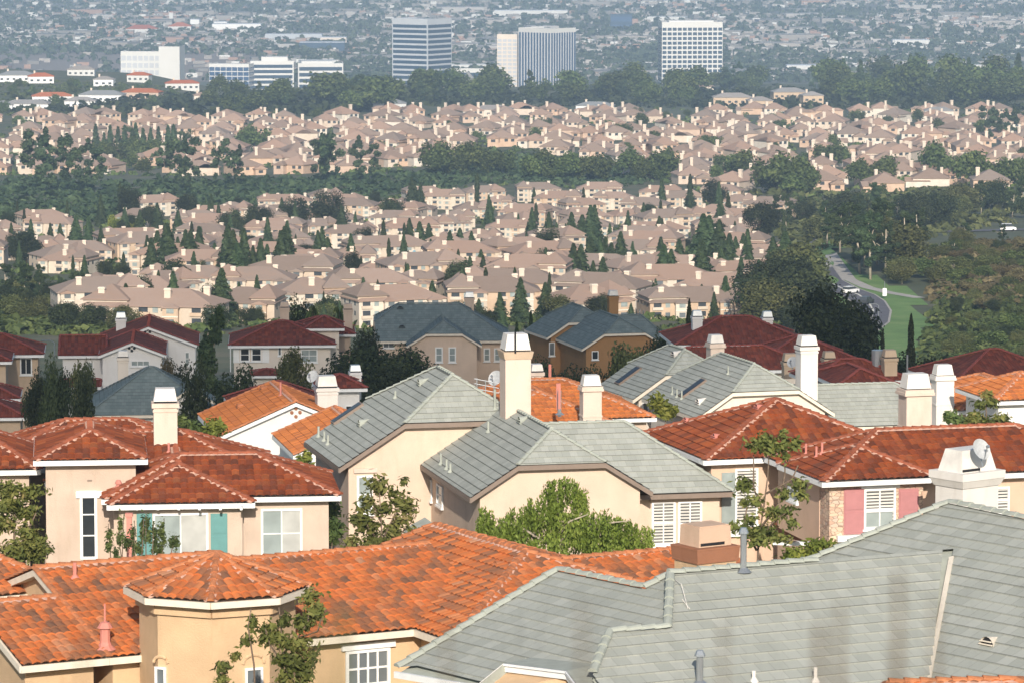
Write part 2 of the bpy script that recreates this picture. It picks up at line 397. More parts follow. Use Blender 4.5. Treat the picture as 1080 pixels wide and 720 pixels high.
class Block:
    def __init__(s, h, A, yaw, D, bx=None, w=None, ridge='u', ends=('hip', 'hip'), pitch=22, roof='rust', kind='barrel', jerk=.52,
                 oh=.45, og=.3, wall='L', fascia='white', zg=-9.5, cap=True, back=True, right=False, rakecap=True):
        s.h = h; h.newgroup(); U = Vector((math.cos(R(yaw)), math.sin(R(yaw)), 0)); V = Vector((-U.y, U.x, 0))
        O = W(*A)
        if w is None:
            k = (bx - 540) / F
            w = (k * (O.y * CT - O.z * ST) - O.x) / (U.x - k * U.y * CT)
        if w < 0: O = O + U * w; w = -w
        s.O, s.U, s.V, s.w, s.D = O, U, V, w, D
        L, Wd = (w, D) if ridge == 'u' else (D, w)
        def P(a, b, z): return O + (U * a + V * b if ridge == 'u' else V * a + U * b) + UP * z
        sl = math.tan(R(pitch)); half = Wd / 2; s.rise = half * sl
        ins, kk = [], []
        for e in ends:
            if e == 'hip': ins.append(min(half, L / 2)); kk.append(0)
            elif e == 'gable': ins.append(0); kk.append(1)
            else: ins.append((1 - jerk) * half); kk.append(jerk)
        i0, i1 = ins
        r0, r1 = P(i0, half, half * sl), P(L - i1, half, half * sl)
        def end(e, a, side):               # the corner points of a roof end, going up from the eave
            b = (lambda q: q) if side == 0 else (lambda q: Wd - q)
            pts = [P(a, b(0), 0)]
            if e == 'jerk': pts.append(P(a, b(jerk * half), jerk * half * sl))
            return pts
        fac, eav, rak, hips = [], [], [], []
        for side in (0, 1):
            e0, e1 = end(ends[0], 0, side), end(ends[1], L, side)
            poly = e0[:1] + e1 + ([r1, r0] if (r1 - r0).length > .02 else [r0]) + e0[1:][::-1]
            fac.append(poly); eav.append((e0[0], e1[0]))
            for e, pts, rr in ((ends[0], e0, r0), (ends[1], e1, r1)):
                if e == 'hip': hips.append((pts[0], rr))
                elif e == 'gable': rak.append((pts[0], rr))
                else: rak.append((pts[0], pts[1])); hips.append((pts[1], rr))
        for e, a, rr in ((ends[0], 0, r0), (ends[1], L, r1)):
            if e == 'gable': continue
            q0, q1 = end(e, a, 0)[-1], end(e, a, 1)[-1]
            fac.append([q0, q1, rr]); eav.append((q0, q1))
        for f in fac: h.add_facet(f, roof, kind)
        fm = h.fasc.setdefault(fascia, MB())
        cen = O + U * (w / 2) + V * (D / 2)
        for P0, Q0 in eav + rak:
            d = Q0 - P0
            if d.length < .05: continue
            out = d.cross(UP).normalized()
            if out.dot((P0 + Q0) / 2 - cen) < 0: out = -out
            fm.box(P0 - out * .035 - UP * .215, d, out * .075, UP * .20)
        for f in fac: fm.poly([q - UP * .19 - (q - cen).normalized() * .03 for q in f])
        if cap:
            cm = h.capmb.setdefault(roof, MB()); clay = roof in ('orange', 'rust', 'bright', 'maroon')
            ln = hips + ([(r0, r1)] if (r1 - r0).length > .1 else [])
            for a, b in ln:
                if clay: caps(cm, h.mort if roof != 'maroon' or kind else None, a, b, None)
                else: caps(cm, None, a, b, None, r=.10, seg=.42)
            if clay and rakecap:
                for a, b in rak: caps(cm, None, a, b, None, r=.11)
        # walls
        s.faces = {}
        if wall:
            wm = h.walls.setdefault(wall, MB()); g = zg
            m0, m1 = [oh if e == 'hip' else og for e in ends]
            zt = oh * sl - .17
            A0, A1 = m0, L - m1; B0, B1 = oh, Wd - oh
            wm.poly([P(A0, B0, g), P(A1, B0, g), P(A1, B0, zt), P(A0, B0, zt)]); wm.poly([P(A1, B1, g), P(A0, B1, g), P(A0, B1, zt), P(A1, B1, zt)])
            for e, a in ((ends[0], A0), (ends[1], A1)):
                top = [P(a, B1, zt)]
                if e == 'gable': top += [P(a, half, half * sl - .17)]
                elif e == 'jerk': top += [P(a, Wd - jerk * half, jerk * half * sl - .17), P(a, jerk * half, jerk * half * sl - .17)]
                wm.poly([P(a, B0, g), P(a, B1, g)] + top + [P(a, B0, zt)])
            if ridge == 'u':
                s.faces = {'F': (P(A0, B0, 0), U, -V), 'L': (P(A0, B0, 0), V, -U), 'R': (P(A1, B0, 0), V, U)}
            else:
                s.faces = {'F': (P(A0, B0, 0), U, -V), 'L': (P(A0, B0, 0), V, -U), 'R': (P(A0, B1, 0), V, U)}
    def win(s, face, x0, y0, x1, y1, **k):
        p, u, n = s.faces[face]; a, b = onplane(x0, y0, p, n), onplane(x1, y1, p, n)
        return window(s.h, p, u, n, min((a - p).dot(u), (b - p).dot(u)), max((a - p).dot(u), (b - p).dot(u)), b.z, a.z, **k)
    def panel(s, face, x0, y0, x1, y1, mat, name='shutter', t=.05):
        p, u, n = s.faces[face]; a, b = onplane(x0, y0, p, n), onplane(x1, y1, p, n)
        u0, u1 = (a - p).dot(u), (b - p).dot(u); q = p + u * u0; q.z = b.z
        mb = MB(); h = a.z - b.z; w = u1 - u0
        mb.box(q, u * w, n * t, UP * h)
        if name == 'shutter':
            mb.box(q + n * t + u * .05 + UP * .06, u * (w - .1), n * .02, UP * (h * .44)); mb.box(q + n * t + u * .05 + UP * (h * .54), u * (w - .1), n * .02, UP * (h * .40))
        return s.h.part(name, mb, M[mat])

def window(h, p, u, n, u0, u1, z0, z1, nx=2, ny=1, pane='blind', frame='white', case=.07, sill=True, head=False, mull=.05, panes=None, parent=None):
    fm, q = MB(), Vector((p.x, p.y, 0)) + u * u0 + UP * z0
    w, hh = u1 - u0, z1 - z0
    for a, b, c, d in ((0, 0, w, case), (0, hh - case, w, case), (0, case, case, hh - 2 * case), (w - case, case, case, hh - 2 * case)):
        fm.box(q + u * a + UP * b, u * c, n * .07, UP * d)
    iw, ih = w - 2 * case, hh - 2 * case
    for i in range(1, nx): fm.box(q + u * (case + iw * i / nx - mull / 2) + UP * case, u * mull, n * .05, UP * ih)
    for j in range(1, ny): fm.box(q + u * case + UP * (case + ih * j / ny - mull / 2), u * iw, n * .045, UP * mull)
    if sill: fm.box(q - u * .06 - UP * .09, u * (w + .12), n * .12, UP * .085)
    if head: fm.box(q - u * .15 + UP * (hh + .02), u * (w + .3), n * .13, UP * .2)
    o = h.part('window', fm, M[frame], parent)
    ps = panes or [pane]
    for i, pn in enumerate(ps):
        pm = MB(); a = case + iw * i / len(ps)
        pm.box(q + u * a + UP * case + n * .004, u * (iw / len(ps)), n * .014, UP * ih); h.part('pane', pm, M[pn], o)
    return o

def chimney(h, px, py, d, wpx, hpx, dep=.8, yaw=8, mat='chim', style='collar', capmat='capwhite', collar=None, name='chimney', label=None):
    """px, py: middle of the top in the photograph, d: distance, wpx/hpx: width and visible height in pixels"""
    t = W(px, py, d); sc = F / d; w, hh = wpx / sc, hpx / sc
    a = Vector((math.cos(R(yaw)), math.sin(R(yaw)), 0)); b = Vector((-a.y, a.x, 0))
    z0 = t.z - hh - .8; c = Vector((t.x, t.y, z0)); mb, cp = MB(), MB(); H = hh + .8
    collar = collar or mat
    if style == 'collar':
        ch = min(.55, w * .45); ws = w * .86
        mb.frustum(c, a, b, ws, dep, H - ch - .3, ws, dep)
        mb.frustum(c + UP * (H - ch - .30), a, b, w, dep + .14, .19, w, dep + .14)
        mb.frustum(c + UP * (H - ch - .48), a, b, w * .92, dep + .07, .1, w * .92, dep + .07)
        o = h.part(name, mb, M[mat], label=label)
        cp.frustum(c + UP * (H - ch - .03), a, b, w * .86, dep * .95, ch, w * .70, dep * .75)
        k = MB(); k.frustum(c + UP * (H - ch - .11), a, b, w * .80, dep * .85, .09, w * .80, dep * .85)
        h.part('chimney_cap', cp, M[capmat], o); h.part('slot', k, M['black'], o)
    elif style == 'banded':
        ch = min(.6, w * .45); ws = w * .84
        mb.frustum(c, a, b, ws, dep, H - ch - .3, ws, dep)
        mb.frustum(c + UP * (H - ch - .34), a, b, w, dep + .2, .12, w, dep + .2); mb.frustum(c + UP * (H - ch - .23), a, b, w * .95, dep + .12, .14, w * .95, dep + .12)
        mb.frustum(c + UP * (H - ch - 1.75), a, b, w * .90, dep + .06, .09, w * .90, dep + .06)
        o = h.part(name, mb, M[mat], label=label)
        cp.frustum(c + UP * (H - ch - .05), a, b, w * .82, dep * .9, ch, w * .66, dep * .7)
        k = MB(); k.frustum(c + UP * (H - ch - .1), a, b, w * .77, dep * .8, .06, w * .77, dep * .8)
        h.part('chimney_cap', cp, M[capmat], o); h.part('slot', k, M['black'], o)
    elif style == 'brown':
        ch = w * .50; ws = w * .84
        mb.frustum(c, a, b, ws, dep, H - ch - .34, ws, dep); o = h.part(name, mb, M[mat], label=label)
        k2 = MB(); k2.frustum(c + UP * (H - ch - .36), a, b, ws + .06, dep + .06, .32, w, dep + .2); h.part('chimney_collar', k2, M[collar], o)
        cp.frustum(c + UP * (H - ch + .02), a, b, w * .84, dep * .95, ch, w * .66, dep * .75); h.part('chimney_cap', cp, M[capmat], o)
        k = MB(); k.frustum(c + UP * (H - ch - .04), a, b, w * .78, dep * .85, .07, w * .78, dep * .85); h.part('slot', k, M['black'], o)
    return o

def dish(h, p, r, az, el, parent=None):
    """a satellite dish: shallow bowl, arm and bracket"""
    n = Vector((math.sin(az) * math.cos(el), -math.cos(az) * math.cos(el), math.sin(el))); a = n.cross(UP).normalized(); b = a.cross(n)
    mb = MB(); rings, k = 5, 20
    for i in range(rings + 1):
        q = i / rings
        for j in range(k):
            t = 2 * math.pi * j / k; mb.v.append(tuple(p + (a * math.cos(t) * .92 + b * math.sin(t)) * (r * q) + n * (r * .22 * q * q)))
    for i in range(rings):
        for j in range(k): mb.f.append((i * k + j, i * k + (j + 1) % k, (i + 1) * k + (j + 1) % k, (i + 1) * k + j))
    o = h.part('satellite_dish', mb, M['dish'], parent, smooth=True)
    ar = MB(); low = p - b * (r * .95) + n * (r * .2)
    ar.tube([low, p + n * (r * 1.0) - b * (r * .2)], [.018, .018], 5); ar.box(p + n * (r * 1.0) - b * (r * .25) - a * .05, a * .1, b * .1, n * .12)
    ar.tube([p - n * .02, p - n * .12 - b * (r * .6), p - n * .15 - b * (r * 1.5)], [.028] * 3, 6)
    h.part('dish_arm', ar, M['metal'], o if not parent else parent)
    return o

def pipe(h, px, py, hgt=.6, r=.05, mat='metal', cap=False, name='vent_pipe'):
    q, n = h.roofhit(px, py); mb = MB(); mb.tube([q - UP * .1, q + UP * hgt], [r, r], 8)
    if cap: mb.tube([q + UP * hgt, q + UP * (hgt + .05), q + UP * (hgt + .16)], [r * 1.6, r * 1.5, r * .9], 8)
    mb.tube([q + n * .03 - UP * .02, q + UP * .1 + n * .03], [r * 2.6, r * 1.1], 8)
    return h.part(name, mb, M[mat])
def roof_vent(h, px, py, w=.55, mat='cap_grey', slat=True):
    """a small half round dormer vent lying on the slope"""
    q, n = h.roofhit(px, py); u = UP.cross(n).normalized(); v = n.cross(u); f = (u.cross(UP)).normalized()
    if f.dot(v) > 0: f = -f
    mb, k, kk = MB(), [], 8
    run = w * .5 / max(.15, n.z) * 1.7
    for j in range(kk + 1):
        t = math.pi * j / kk; k.append((math.cos(t) * w / 2, math.sin(t) * w * .5))
    tip = q + v * run
    for j in range(kk):
        a, b = [q + u * x + UP * (z + .02) for x, z in (k[j], k[j + 1])]; mb.poly([a, b, tip + u * 0 + n * .03])
    o = h.part('roof_vent', mb, M[mat]); s = MB()
    s.poly([q + u * x * .9 + UP * (z * .9 + .02) - f * .05 for x, z in k]); h.part('vent_opening', s, M['black'], o)
    for i in range(2):
        z = w * (.12 + .16 * i); g = MB(); ww = math.sqrt(max(.01, (w * .47) ** 2 - z * z)); g.box(q - u * ww + UP * z, u * (2 * ww), f * .05, UP * .03)
        h.part('vent_slat', g, M[mat], o)
    return o
def skylight(h, px, py, w=.8, l=1.3):
    q, n = h.roofhit(px, py); u = UP.cross(n).normalized(); v = n.cross(u); fm, g = MB(), MB(); a = q - u * w / 2 - v * l / 2
    fm.box(a, u * w, v * l, n * .14); g.box(a + u * .07 + v * .07 + n * .14, u * (w - .14), v * (l - .14), n * .02)
    o = h.part('skylight', fm, M['brownfascia']); h.part('pane', g, M['glass'], o)
def wallbox(h, pts, z0, z1, mat, name='wall'):
    mb = MB(); mb.poly([Vector((p.x, p.y, z1)) for p in pts])
    for i in range(len(pts)):
        a, b = pts[i], pts[(i + 1) % len(pts)]; mb.poly([Vector((a.x, a.y, z0)), Vector((b.x, b.y, z0)), Vector((b.x, b.y, z1)), Vector((a.x, a.y, z1))])
    return h.part(name, mb, M[mat])
# ---------------------------------------------------------------- the near houses
def gbase(px, d): x = (px - 540) / F * d; return Vector((x, d, tz(x, d)))

M['peach'] = stucco('stucco_light_peach', (.60, .42, .30), .08, .3)
# --- orange tiled house with the eight-sided turret, at the bottom
h = House('turret_house', 'ochre stucco house with bright orange clay tiles and an eight-sided turret', gbase(240, 127))
zE = W(148, 689, 124).z
a0 = W(22, 702, 122.1); a0.z = zE
Ua = Vector((math.cos(R(28)), math.sin(R(28)), 0)); Va = Vector((-Ua.y, Ua.x, 0))
kw = dict(yaw=28, pitch=17, roof='orange', wall='F1', fascia='creamfascia', zg=-7)
class BV(Block): pass
def vblock(h, A, **k):                      # a block whose corner is a point in space
    px, py = proj(A); return Block(h, (px, py, A.y), **k)
b1 = vblock(h, a0, D=7.8, w=2.75, ends=('gable', 'gable'), rakecap=False, **kw)
b2 = vblock(h, a0 + Ua * 2.76, D=11.6, w=6.2, ends=('gable', 'gable'), **kw)
b3 = vblock(h, a0 + Ua * 8.97, D=10.5, w=7, ends=('gable', 'gable'), rakecap=False, **kw)
X0 = W(428, 659, 128.6); X0.z = zE
b4 = vblock(h, X0 - Va * 3.2, D=11.5, w=10.4, ridge='v', ends=('hip', 'gable'), **kw)
e0 = W(582, 592, 133.1); e0 = e0 - Va * 4 - UP * 1.2
b5 = vblock(h, e0 - Ua * 2, D=8, w=8.2, ends=('gable', 'gable'), **kw)
b6 = vblock(h, W(-70, 634, 128.5), D=7.5, w=4.6, ends=('hip', 'hip'), **kw)
# turret
ct = W(229, 618, 124.0); rt = 2.72
def octa(r, z, ph=-90): return [Vector((ct.x + r * math.cos(R(ph + 45 * i)), ct.y + r * math.sin(R(ph + 45 * i)), z)) for i in range(8)]
h.newgroup(); ev = octa(rt, ct.z); ap = Vector((ct.x, ct.y, ct.z + .95)); fm = h.fasc.setdefault('creamfascia', MB()); cm = h.capmb.setdefault('orange', MB())
for i in range(8):
    p, q = ev[i], ev[(i + 1) % 8]
    h.add_facet([p, q, ap], 'orange', 'barrel'); caps(cm, h.mort, p, ap, None, r=.11)
    d = q - p; out = d.cross(UP).normalized()
    fm.box(p - out * .05 - UP * .2, d, out * .1, UP * .19); fm.poly([v - UP * .17 for v in (p, q, ap)])
wallbox(h, octa(2.3, 0), ct.z - 7.5, ct.z - .16, 'F1', 'turret_wall')
mo = MB(); pts = octa(2.36, 0)
for i in range(8):
    a, b = pts[i], pts[(i + 1) % 8]; mo.box(Vector((a.x, a.y, ct.z - .52)), b - a, (b - a).cross(UP).normalized() * .06, UP * .28)
h.part('turret_moulding', mo, M['F1'])
wp = octa(2.3, 0)
for i, (x0, x1, yt) in ((7, (164, 176, 702)), (0, (258, 277, 704))):
    p, u = wp[i], (wp[(i + 1) % 8] - wp[i]).normalized(); n = u.cross(UP); p = Vector((p.x, p.y, 0))
    A, B = onplane(x0, yt, p, n), onplane(x1, 735, p, n); u0, u1 = (A - p).dot(u), (B - p).dot(u)
    wo = window(h, p, u, n, u0, u1, A.z - 1.3, A.z, 1, 2, pane='midpane', sill=False)
    am = MB(); c = p + u * ((u0 + u1) / 2) + UP * (A.z + .12); rr = (u1 - u0) / 2 + .05
    am.tube([c + u * (rr * math.cos(t)) + UP * (rr * .8 * math.sin(t)) + n * .02 for t in np.linspace(0, math.pi, 9)], [.05] * 9, 6); h.part('arch_moulding', am, M['F1'])
b3.win('F', 364, 686, 411, 738, nx=4, ny=3, pane='midpane', head=True, mull=.06, case=.1)
q, n = h.roofhit(111, 684); v = MB(); v.tube([q, q + UP * .12, q + UP * .22, q + UP * .62, q + UP * .64, q + UP * .8, q + UP * .83], [.34, .2, .16, .15, .24, .14, .05], 10); v.tube([q + UP * .8, q + UP * 1.35], [.03, .03], 6)
h.part('roof_vent', v, M['pinkpaint'])
pipe(h, 79, 610, .5, .06, 'pinkpaint')
h.finish()
# chimney of the same house, seen over the grey roof
t = W(744, 552, 119.5); cb, cc = MB(), MB(); U = Vector((math.cos(R(33)), math.sin(R(33)), 0)); V = Vector((-U.y, U.x, 0)); c = Vector((t.x, t.y, t.z - 1.42))
cb.frustum(c - UP * 1.6, U, V, 1.32, 1.15, 2.0, 1.32, 1.15); o = h.part('chimney', cb, M['F1'])
k = MB(); k.frustum(c + UP * .40, U, V, 1.42, 1.25, .38, 1.48, 1.3); k.frustum(c + UP * .78, U, V, 1.5, 1.32, .05, 1.5, 1.32); h.part('chimney_collar', k, M['chbrown'], o)
k = MB(); k.frustum(c + UP * .84, U, V, 1.12, .95, .56, 1.08, .92); k.frustum(c + UP * 1.40, U, V, 1.0, .84, .03, 1.0, .84); h.part('chimney_cap', k, M['peach'], o)
k = MB(); k.box(c - V * .49 - U * .5 + UP * .88, U * .82, V * .02, UP * .08); h.part('slot', k, M['black'], o)

# --- big grey shingle roof, bottom right
h = House('grey_roof_house', 'nearest house, broad pale grey shingle roof filling the bottom right corner', gbase(800, 112))
zr = W(710, 604, 112).z
def HZ(px, py, z): r = ray(px, py); return r * (z / r.z)
r1, r2 = HZ(710, 604, zr), HZ(1006, 579, zr); n2u = (r2 - r1).normalized(); s2 = math.tan(R(24)); dn2 = Vector((n2u.y, -n2u.x, 0)); n2 = n2u.cross(-dn2 + UP * s2).normalized()
if n2.z < 0: n2 = -n2
on2 = lambda x, y: onplane(x, y, r1, n2)
for poly in ([(710, 604), (1006, 579), (982, 712), (974, 800), (690, 800), (704, 663)],):
    h.add_facet([on2(*q) for q in poly], 'greybig', 'coursebig')
zl = zr - .45; p1a, p1b, p1c = HZ(588, 602, zl), HZ(680, 621, zl), HZ(420, 705, zl - 2.05)
n1 = (p1b - p1a).cross(p1c - p1a).normalized(); on1 = lambda x, y: onplane(x, y, p1a, n1)
for poly in ([(588, 602), (680, 621), (704, 663), (420, 705)], [(680, 621), (710, 604), (704, 663)], [(420, 705), (643, 672), (625, 712), (600, 742), (520, 722)]):
    h.add_facet([on1(*q) for q in poly], 'greybig', 'coursebig')
h.add_facet([on2(x, y) for x, y in ((704, 663), (690, 800), (625, 712), (643, 667))], 'greybig', 'coursebig')
# rear slopes, falling away behind the ridges
for a, b, k in ((r1, on2(862, 592), -dn2), (p1a, p1b, Vector((.70, .71, 0)))):
    h.add_facet([a, b, b + k * 5 - UP * 2.2, a + k * 5 - UP * 2.2], 'greybig', None)
# right hand wing beyond the metal valley
zt = zr + .85; q1, q2 = HZ(1001, 531, zt), HZ(1110, 554, zt); q3 = on2(1006, 579); q4 = on2(982, 712)
n3 = (q3 - q1).cross(q4 - q1).normalized(); n3 = n3 if n3.z > 0 else -n3
on3 = lambda x, y: onplane(x, y, q1, n3)
h.add_facet([on3(*q) for q in ((1001, 531), (1110, 554), (1110, 760), (1006, 579))], 'greybig', 'coursebig')
h.add_facet([on3(*q) for q in ((1006, 579), (1110, 760), (974, 760))], 'greybig', 'coursebig')
h.add_facet([on3(*q) for q in ((1001, 531), (1006, 579), (846, 594))], 'greybig', 'coursebig')
h.add_facet([q1, on3(1110, 554), on3(1110, 554) + Vector((3.5, 4.5, -2.5)), q1 + Vector((3.5, 4.5, -2.5))], 'greybig', None)
CG = []
for a, b in ((on2(706, 606), on2(862, 592.5)), (on2(707, 606), on2(704, 663)), (on2(643, 667), on2(625, 711)), (on2(704, 663), on2(643, 667)), (p1a, p1b), (q1, on3(1110, 554)), (on3(852, 593), q1), (on1(420, 705), p1a), (p1b, on1(708, 606))):
    cg = MB(); caps(cg, None, a + UP * .02, b + UP * .02, None, r=.13, seg=.45); CG.append(cg)
fm = h.fasc.setdefault('white', MB())
a, b = on1(418, 706), on1(560, 730); d = b - a; out = Vector((d.y, -d.x, 0)).normalized(); fm.box(a - UP * .2, d, out * .09, UP * .17)
fs = h.fasc.setdefault('cap_grey', MB())
for poly in list(h.facets): fs.poly([v - UP * .12 for v in poly[0]])
vm = MB(); va, vb = on3(1004, 588), on3(980, 716); vd = (vb - va); vs = vd.cross(n3).normalized(); vm.box(va - vs * .07 + n3 * .03, vd, vs * .14, n3 * .03)
wq = [on1(440, 722) + Vector((.5, .3, 0)), on1(560, 736) + Vector((.3, .6, 0)), Vector((6, 106, 0)), Vector((18, 112, 0)), Vector((20, 124, 0)), Vector((2.2, 118, 0))]
wallbox(h, wq, -27.5, -21.5, 'F1')
# the white trimmed dormer at the lower edge
dl = [on1(x, y) for x, y in ((520, 728), (552, 702), (617, 710), (636, 735))]; f = Vector((-.66, -.75, 0)); tm, dm = MB(), MB()
tp = [p + f * .75 + UP * .12 for p in dl]
for a, b in zip(tp[:-1], tp[1:]):
    tm.box(a - UP * .02, b - a, -f * .12, -UP * .14); tm.box(a + f * .05, b - a, -f * .1, UP * .06); dm.poly([a + UP * .06, b + UP * .06, b - f * 1.3 + UP * .06, a - f * 1.3 + UP * .06])
h.part('dormer_roof', dm, M['cap_grey']); o = h.part('dormer_trim', tm, M['white'])
wm = MB(); wm.poly([p - f * .3 - UP * .1 for p in tp] + [tp[-1] - f * .3 - UP * 1.5, tp[0] - f * .3 - UP * 1.5]); h.part('dormer_wall', wm, M['F1'])
h.finish()
for cg in CG: h.part('ridge_cap', cg, M['cap_grey'], h.roof_obj)
h.part('valley_flashing', vm, M['creamfascia'], h.roof_obj)
pipe(h, 784, 603, 1.05, .085, 'metal', True); pipe(h, 738, 722, .75, .09, 'metal', True); pipe(h, 795, 719, .3, .05, 'capwhite'); pipe(h, 860, 719, .4, .05, 'capwhite')
roof_vent(h, 1040, 682, .52, 'creamfascia')
q, n = h.roofhit(719, 633); w_ = MB(); w_.tube([q + n * .05, on2(724, 640) + n * .06, on2(727, 643) + n * .05], [.012] * 3, 4); w_.tube([on2(712, 613) + n * .05, on2(717, 622) + n * .2, on2(725, 643) + n * .05], [.01] * 3, 4); h.part('loose_wire', w_, M['capwhite'])

# --- orange roof sliver in the bottom right corner
h = House('corner_house', 'house of which only an orange tile ridge shows at the bottom right corner', gbase(1040, 96))
Block(h, (985, 828, 95), 8, 9, bx=1260, ends=('gable', 'hip'), pitch=18, roof='orange', wall='F1', zg=-4)
h.finish()

# --- red tiled house on the left with green shutters
h = House('red_roof_house', 'sand stucco house with rust red tile hips and green window shutters', gbase(190, 172))
kw = dict(yaw=6, pitch=22, roof='rust', wall='L', kind='barrelc')
L1b = Block(h, (108, 526, 168.9), D=6.4, bx=359, **kw)
L1a = Block(h, (113.5, 532, 168.2), D=8.5, bx=268, ridge='v', ends=('hip', 'gable'), **kw)
L2 = Block(h, (48, 508, 173.4), D=7.6, bx=292, **kw)
L3 = Block(h, (-25, 494, 181), D=7.6, bx=233, **kw)
L4 = Block(h, (36, 485.5, 169.8), D=7, bx=155, ridge='v', ends=('hip', 'hip'), **kw)
L5 = Block(h, (-110, 497, 172.5), D=7.2, bx=42, **kw)
L4.win('F', 84, 517, 103, 589, nx=1, ny=3, pane='dark', case=.11, sill=False)
L4.panel('F', 80, 517.5, 108, 524, 'white', 'lintel', .1)
L4.panel('F', 92, 505.5, 97, 507, 'brownfascia', 'wall_vent', .03)
L1a.win('F', 161, 541, 220, 588, nx=2, ny=1, panes=['greyblind', 'blind'], case=.09); L1a.panel('F', 144, 541, 161, 586, 'teal'); L1a.panel('F', 222, 541, 240, 586, 'teal')
L1b.win('F', 275, 536, 319, 588, nx=2, ny=2, panes=['greyblind', 'blind'], case=.09)
h.finish()
pm = MB(); t = W(136, 541, 166.6); pm.box(t - Vector((.1, .1, 4.0)), (.21, 0, 0), (0, .21, 0), (0, 0, 4.0)); pm.box(t - Vector((.14, .14, .12)), (.29, 0, 0), (0, .29, 0), (0, 0, .14)); h.part('post', pm, M['pinkpaint'])
# brackets under the eave
for i in range(7):
    t = W(121 + i * 22, 533.5, 168.2); g = MB(); g.box(t + Vector((0, .05, -.16)), (.1, 0, 0), (0, .4, 0), (0, 0, .12)); h.part('bracket', g, M['white'])
chimney(h, 174, 408, 177, 29, 40, .9, 6, 'chim', 'collar', 'chimw')
for x, y in ((184, 466), (178, 478)): pipe(h, x, y, .45, .05, 'pinkpaint')
pipe(h, 125, 515, .2, .09, 'pinkpaint', True)

# --- cream gable house in the middle
h = House('cream_gable_house', 'cream house with clipped grey shingle gables and a tall pink-white chimney', gbase(560, 180))
kw = dict(yaw=13, pitch=32.5, roof='grey', kind='course', wall='B', fascia='brownfascia')
B1 = Block(h, (358, 493, 181), D=8.4, bx=622, ridge='v', ends=('jerk', 'jerk'), **kw)
B2 = Block(h, (496.5, 524.5, 172.4), D=11, bx=688, ridge='v', ends=('jerk', 'gable'), **kw)
dR = 25.68 * F / (517 + 145)
rc = W(773, 518, 176.0)
B3 = vblock(h, rc - B2.U * 7.3, yaw=13, D=7.9, w=7.3, ends=('gable', 'hip'), pitch=32.5, roof='grey', kind='course', wall='B', fascia='brownfascia')
B1.win('F', 376, 501, 393, 541, nx=1, ny=2, pane='greyblind', case=.1); B1.panel('F', 373, 493.5, 397.5, 497.5, 'chim', 'moulding', .1)
B3.win('F', 687, 528, 712, 574, nx=2, ny=2, pane='louver', case=.09); B3.win('F', 715, 528, 740, 574, nx=2, ny=2, pane='louver', case=.09)
B3.panel('F', 685, 523.5, 744, 527.5, 'B', 'moulding', .08)
for x in (450, 461.5): B2.win('L', x, 502 + (x - 450) * .62, x + 6, 528 + (x - 450) * .62, nx=1, ny=2, pane='greyblind')
h.finish()
chimney(h, 543.5, 352, 181.5, 33, 84, 1.1, 13, 'chim', 'brown', 'capwhite', collar='tan')
pm = MB(); t = W(543.5, 350, 180.8); pm.tube([t - UP * .9, t], [.045, .045], 6); h.part('flue_pole', pm, M['black'])
for x, y in ((441, 407), (378, 450), (547, 447)): roof_vent(h, x, y, .62, 'cap_grey')
skylight(h, 367, 437, .75, 1.6)
for x, y, k in ((336, 461, .5), (342, 465, .45), (346, 469, .45), (417, 420, .35), (465, 490, .5), (471, 495, .45), (475, 498, .4), (515, 456, .5), (522, 432, .9), (590, 437, .9)): pipe(h, x, y, k, .05, 'cap_grey')
pipe(h, 590, 437, 1.3, .1, 'metal'); pm = MB(); t = W(590, 431, 180); pm.tube([t, t + UP * 1.1], [.06, .06], 6); h.part('vent_pipe', pm, M['pinkpaint'])
h.part('porch_roof', (lambda m: (m.poly([W(418, 578, 171), W(474, 580, 170.5), W(474, 563, 172.5), W(448, 545, 176), W(428, 556, 176)]), m)[1])(MB()), M['cap_grey'])

# --- red roofed house on the right with stone front
h = House('stone_front_house', 'peach house with rust red hipped roof, stone front wall and rose shutters', gbase(900, 174))
kw = dict(yaw=16, pitch=22, roof='rust', wall='Rw', kind='barrelc')
R3 = Block(h, (743, 485, 176.5), D=8.6, bx=962, ridge='v', **kw)
R2 = Block(h, (869, 506.5, 170), D=7.1, bx=1190, **kw)
kr = dict(kw); kr['wall'] = 'stone'
R1 = Block(h, (868, 508, 169.5), D=5.4, bx=989, ridge='v', ends=('hip', 'hip'), **kr)
R1.win('F', 911, 515, 944, 556, nx=2, ny=1, pane='louver', case=.09, head=True); R1.panel('F', 890, 515, 911, 562, 'rose'); R1.panel('F', 948, 515, 968, 562, 'rose')
R1.panel('F', 912, 538, 941, 555, 'greyblind', 'lower_pane', .03); R1.panel('F', 912, 536, 943, 538.5, 'white', 'transom', .08)
R1.panel('F', 882, 564, 935, 568, 'white', 'ledge', .2)
R2.win('F', 1046, 513, 1064, 541, nx=1, ny=2, pane='louver', case=.08)
R3.win('F', 775, 494, 799, 552, nx=1, ny=2, pane='louver', case=.09); R3.panel('F', 761, 498, 776, 551, 'greyblind', 'shutter', .05)
R3.panel('F', 758, 558, 812, 563, 'white', 'ledge', .2)
R3.win('L', 832, 512, 842, 530, nx=1, ny=2, pane='greyblind', sill=True)
h.finish()
p, u, n = R1.faces['L']; k = MB(); k.box(p + u * 1.1 - UP * 6, u * 5, n * .03, UP * 5.98); h.part('wall', k, M['Rw'])
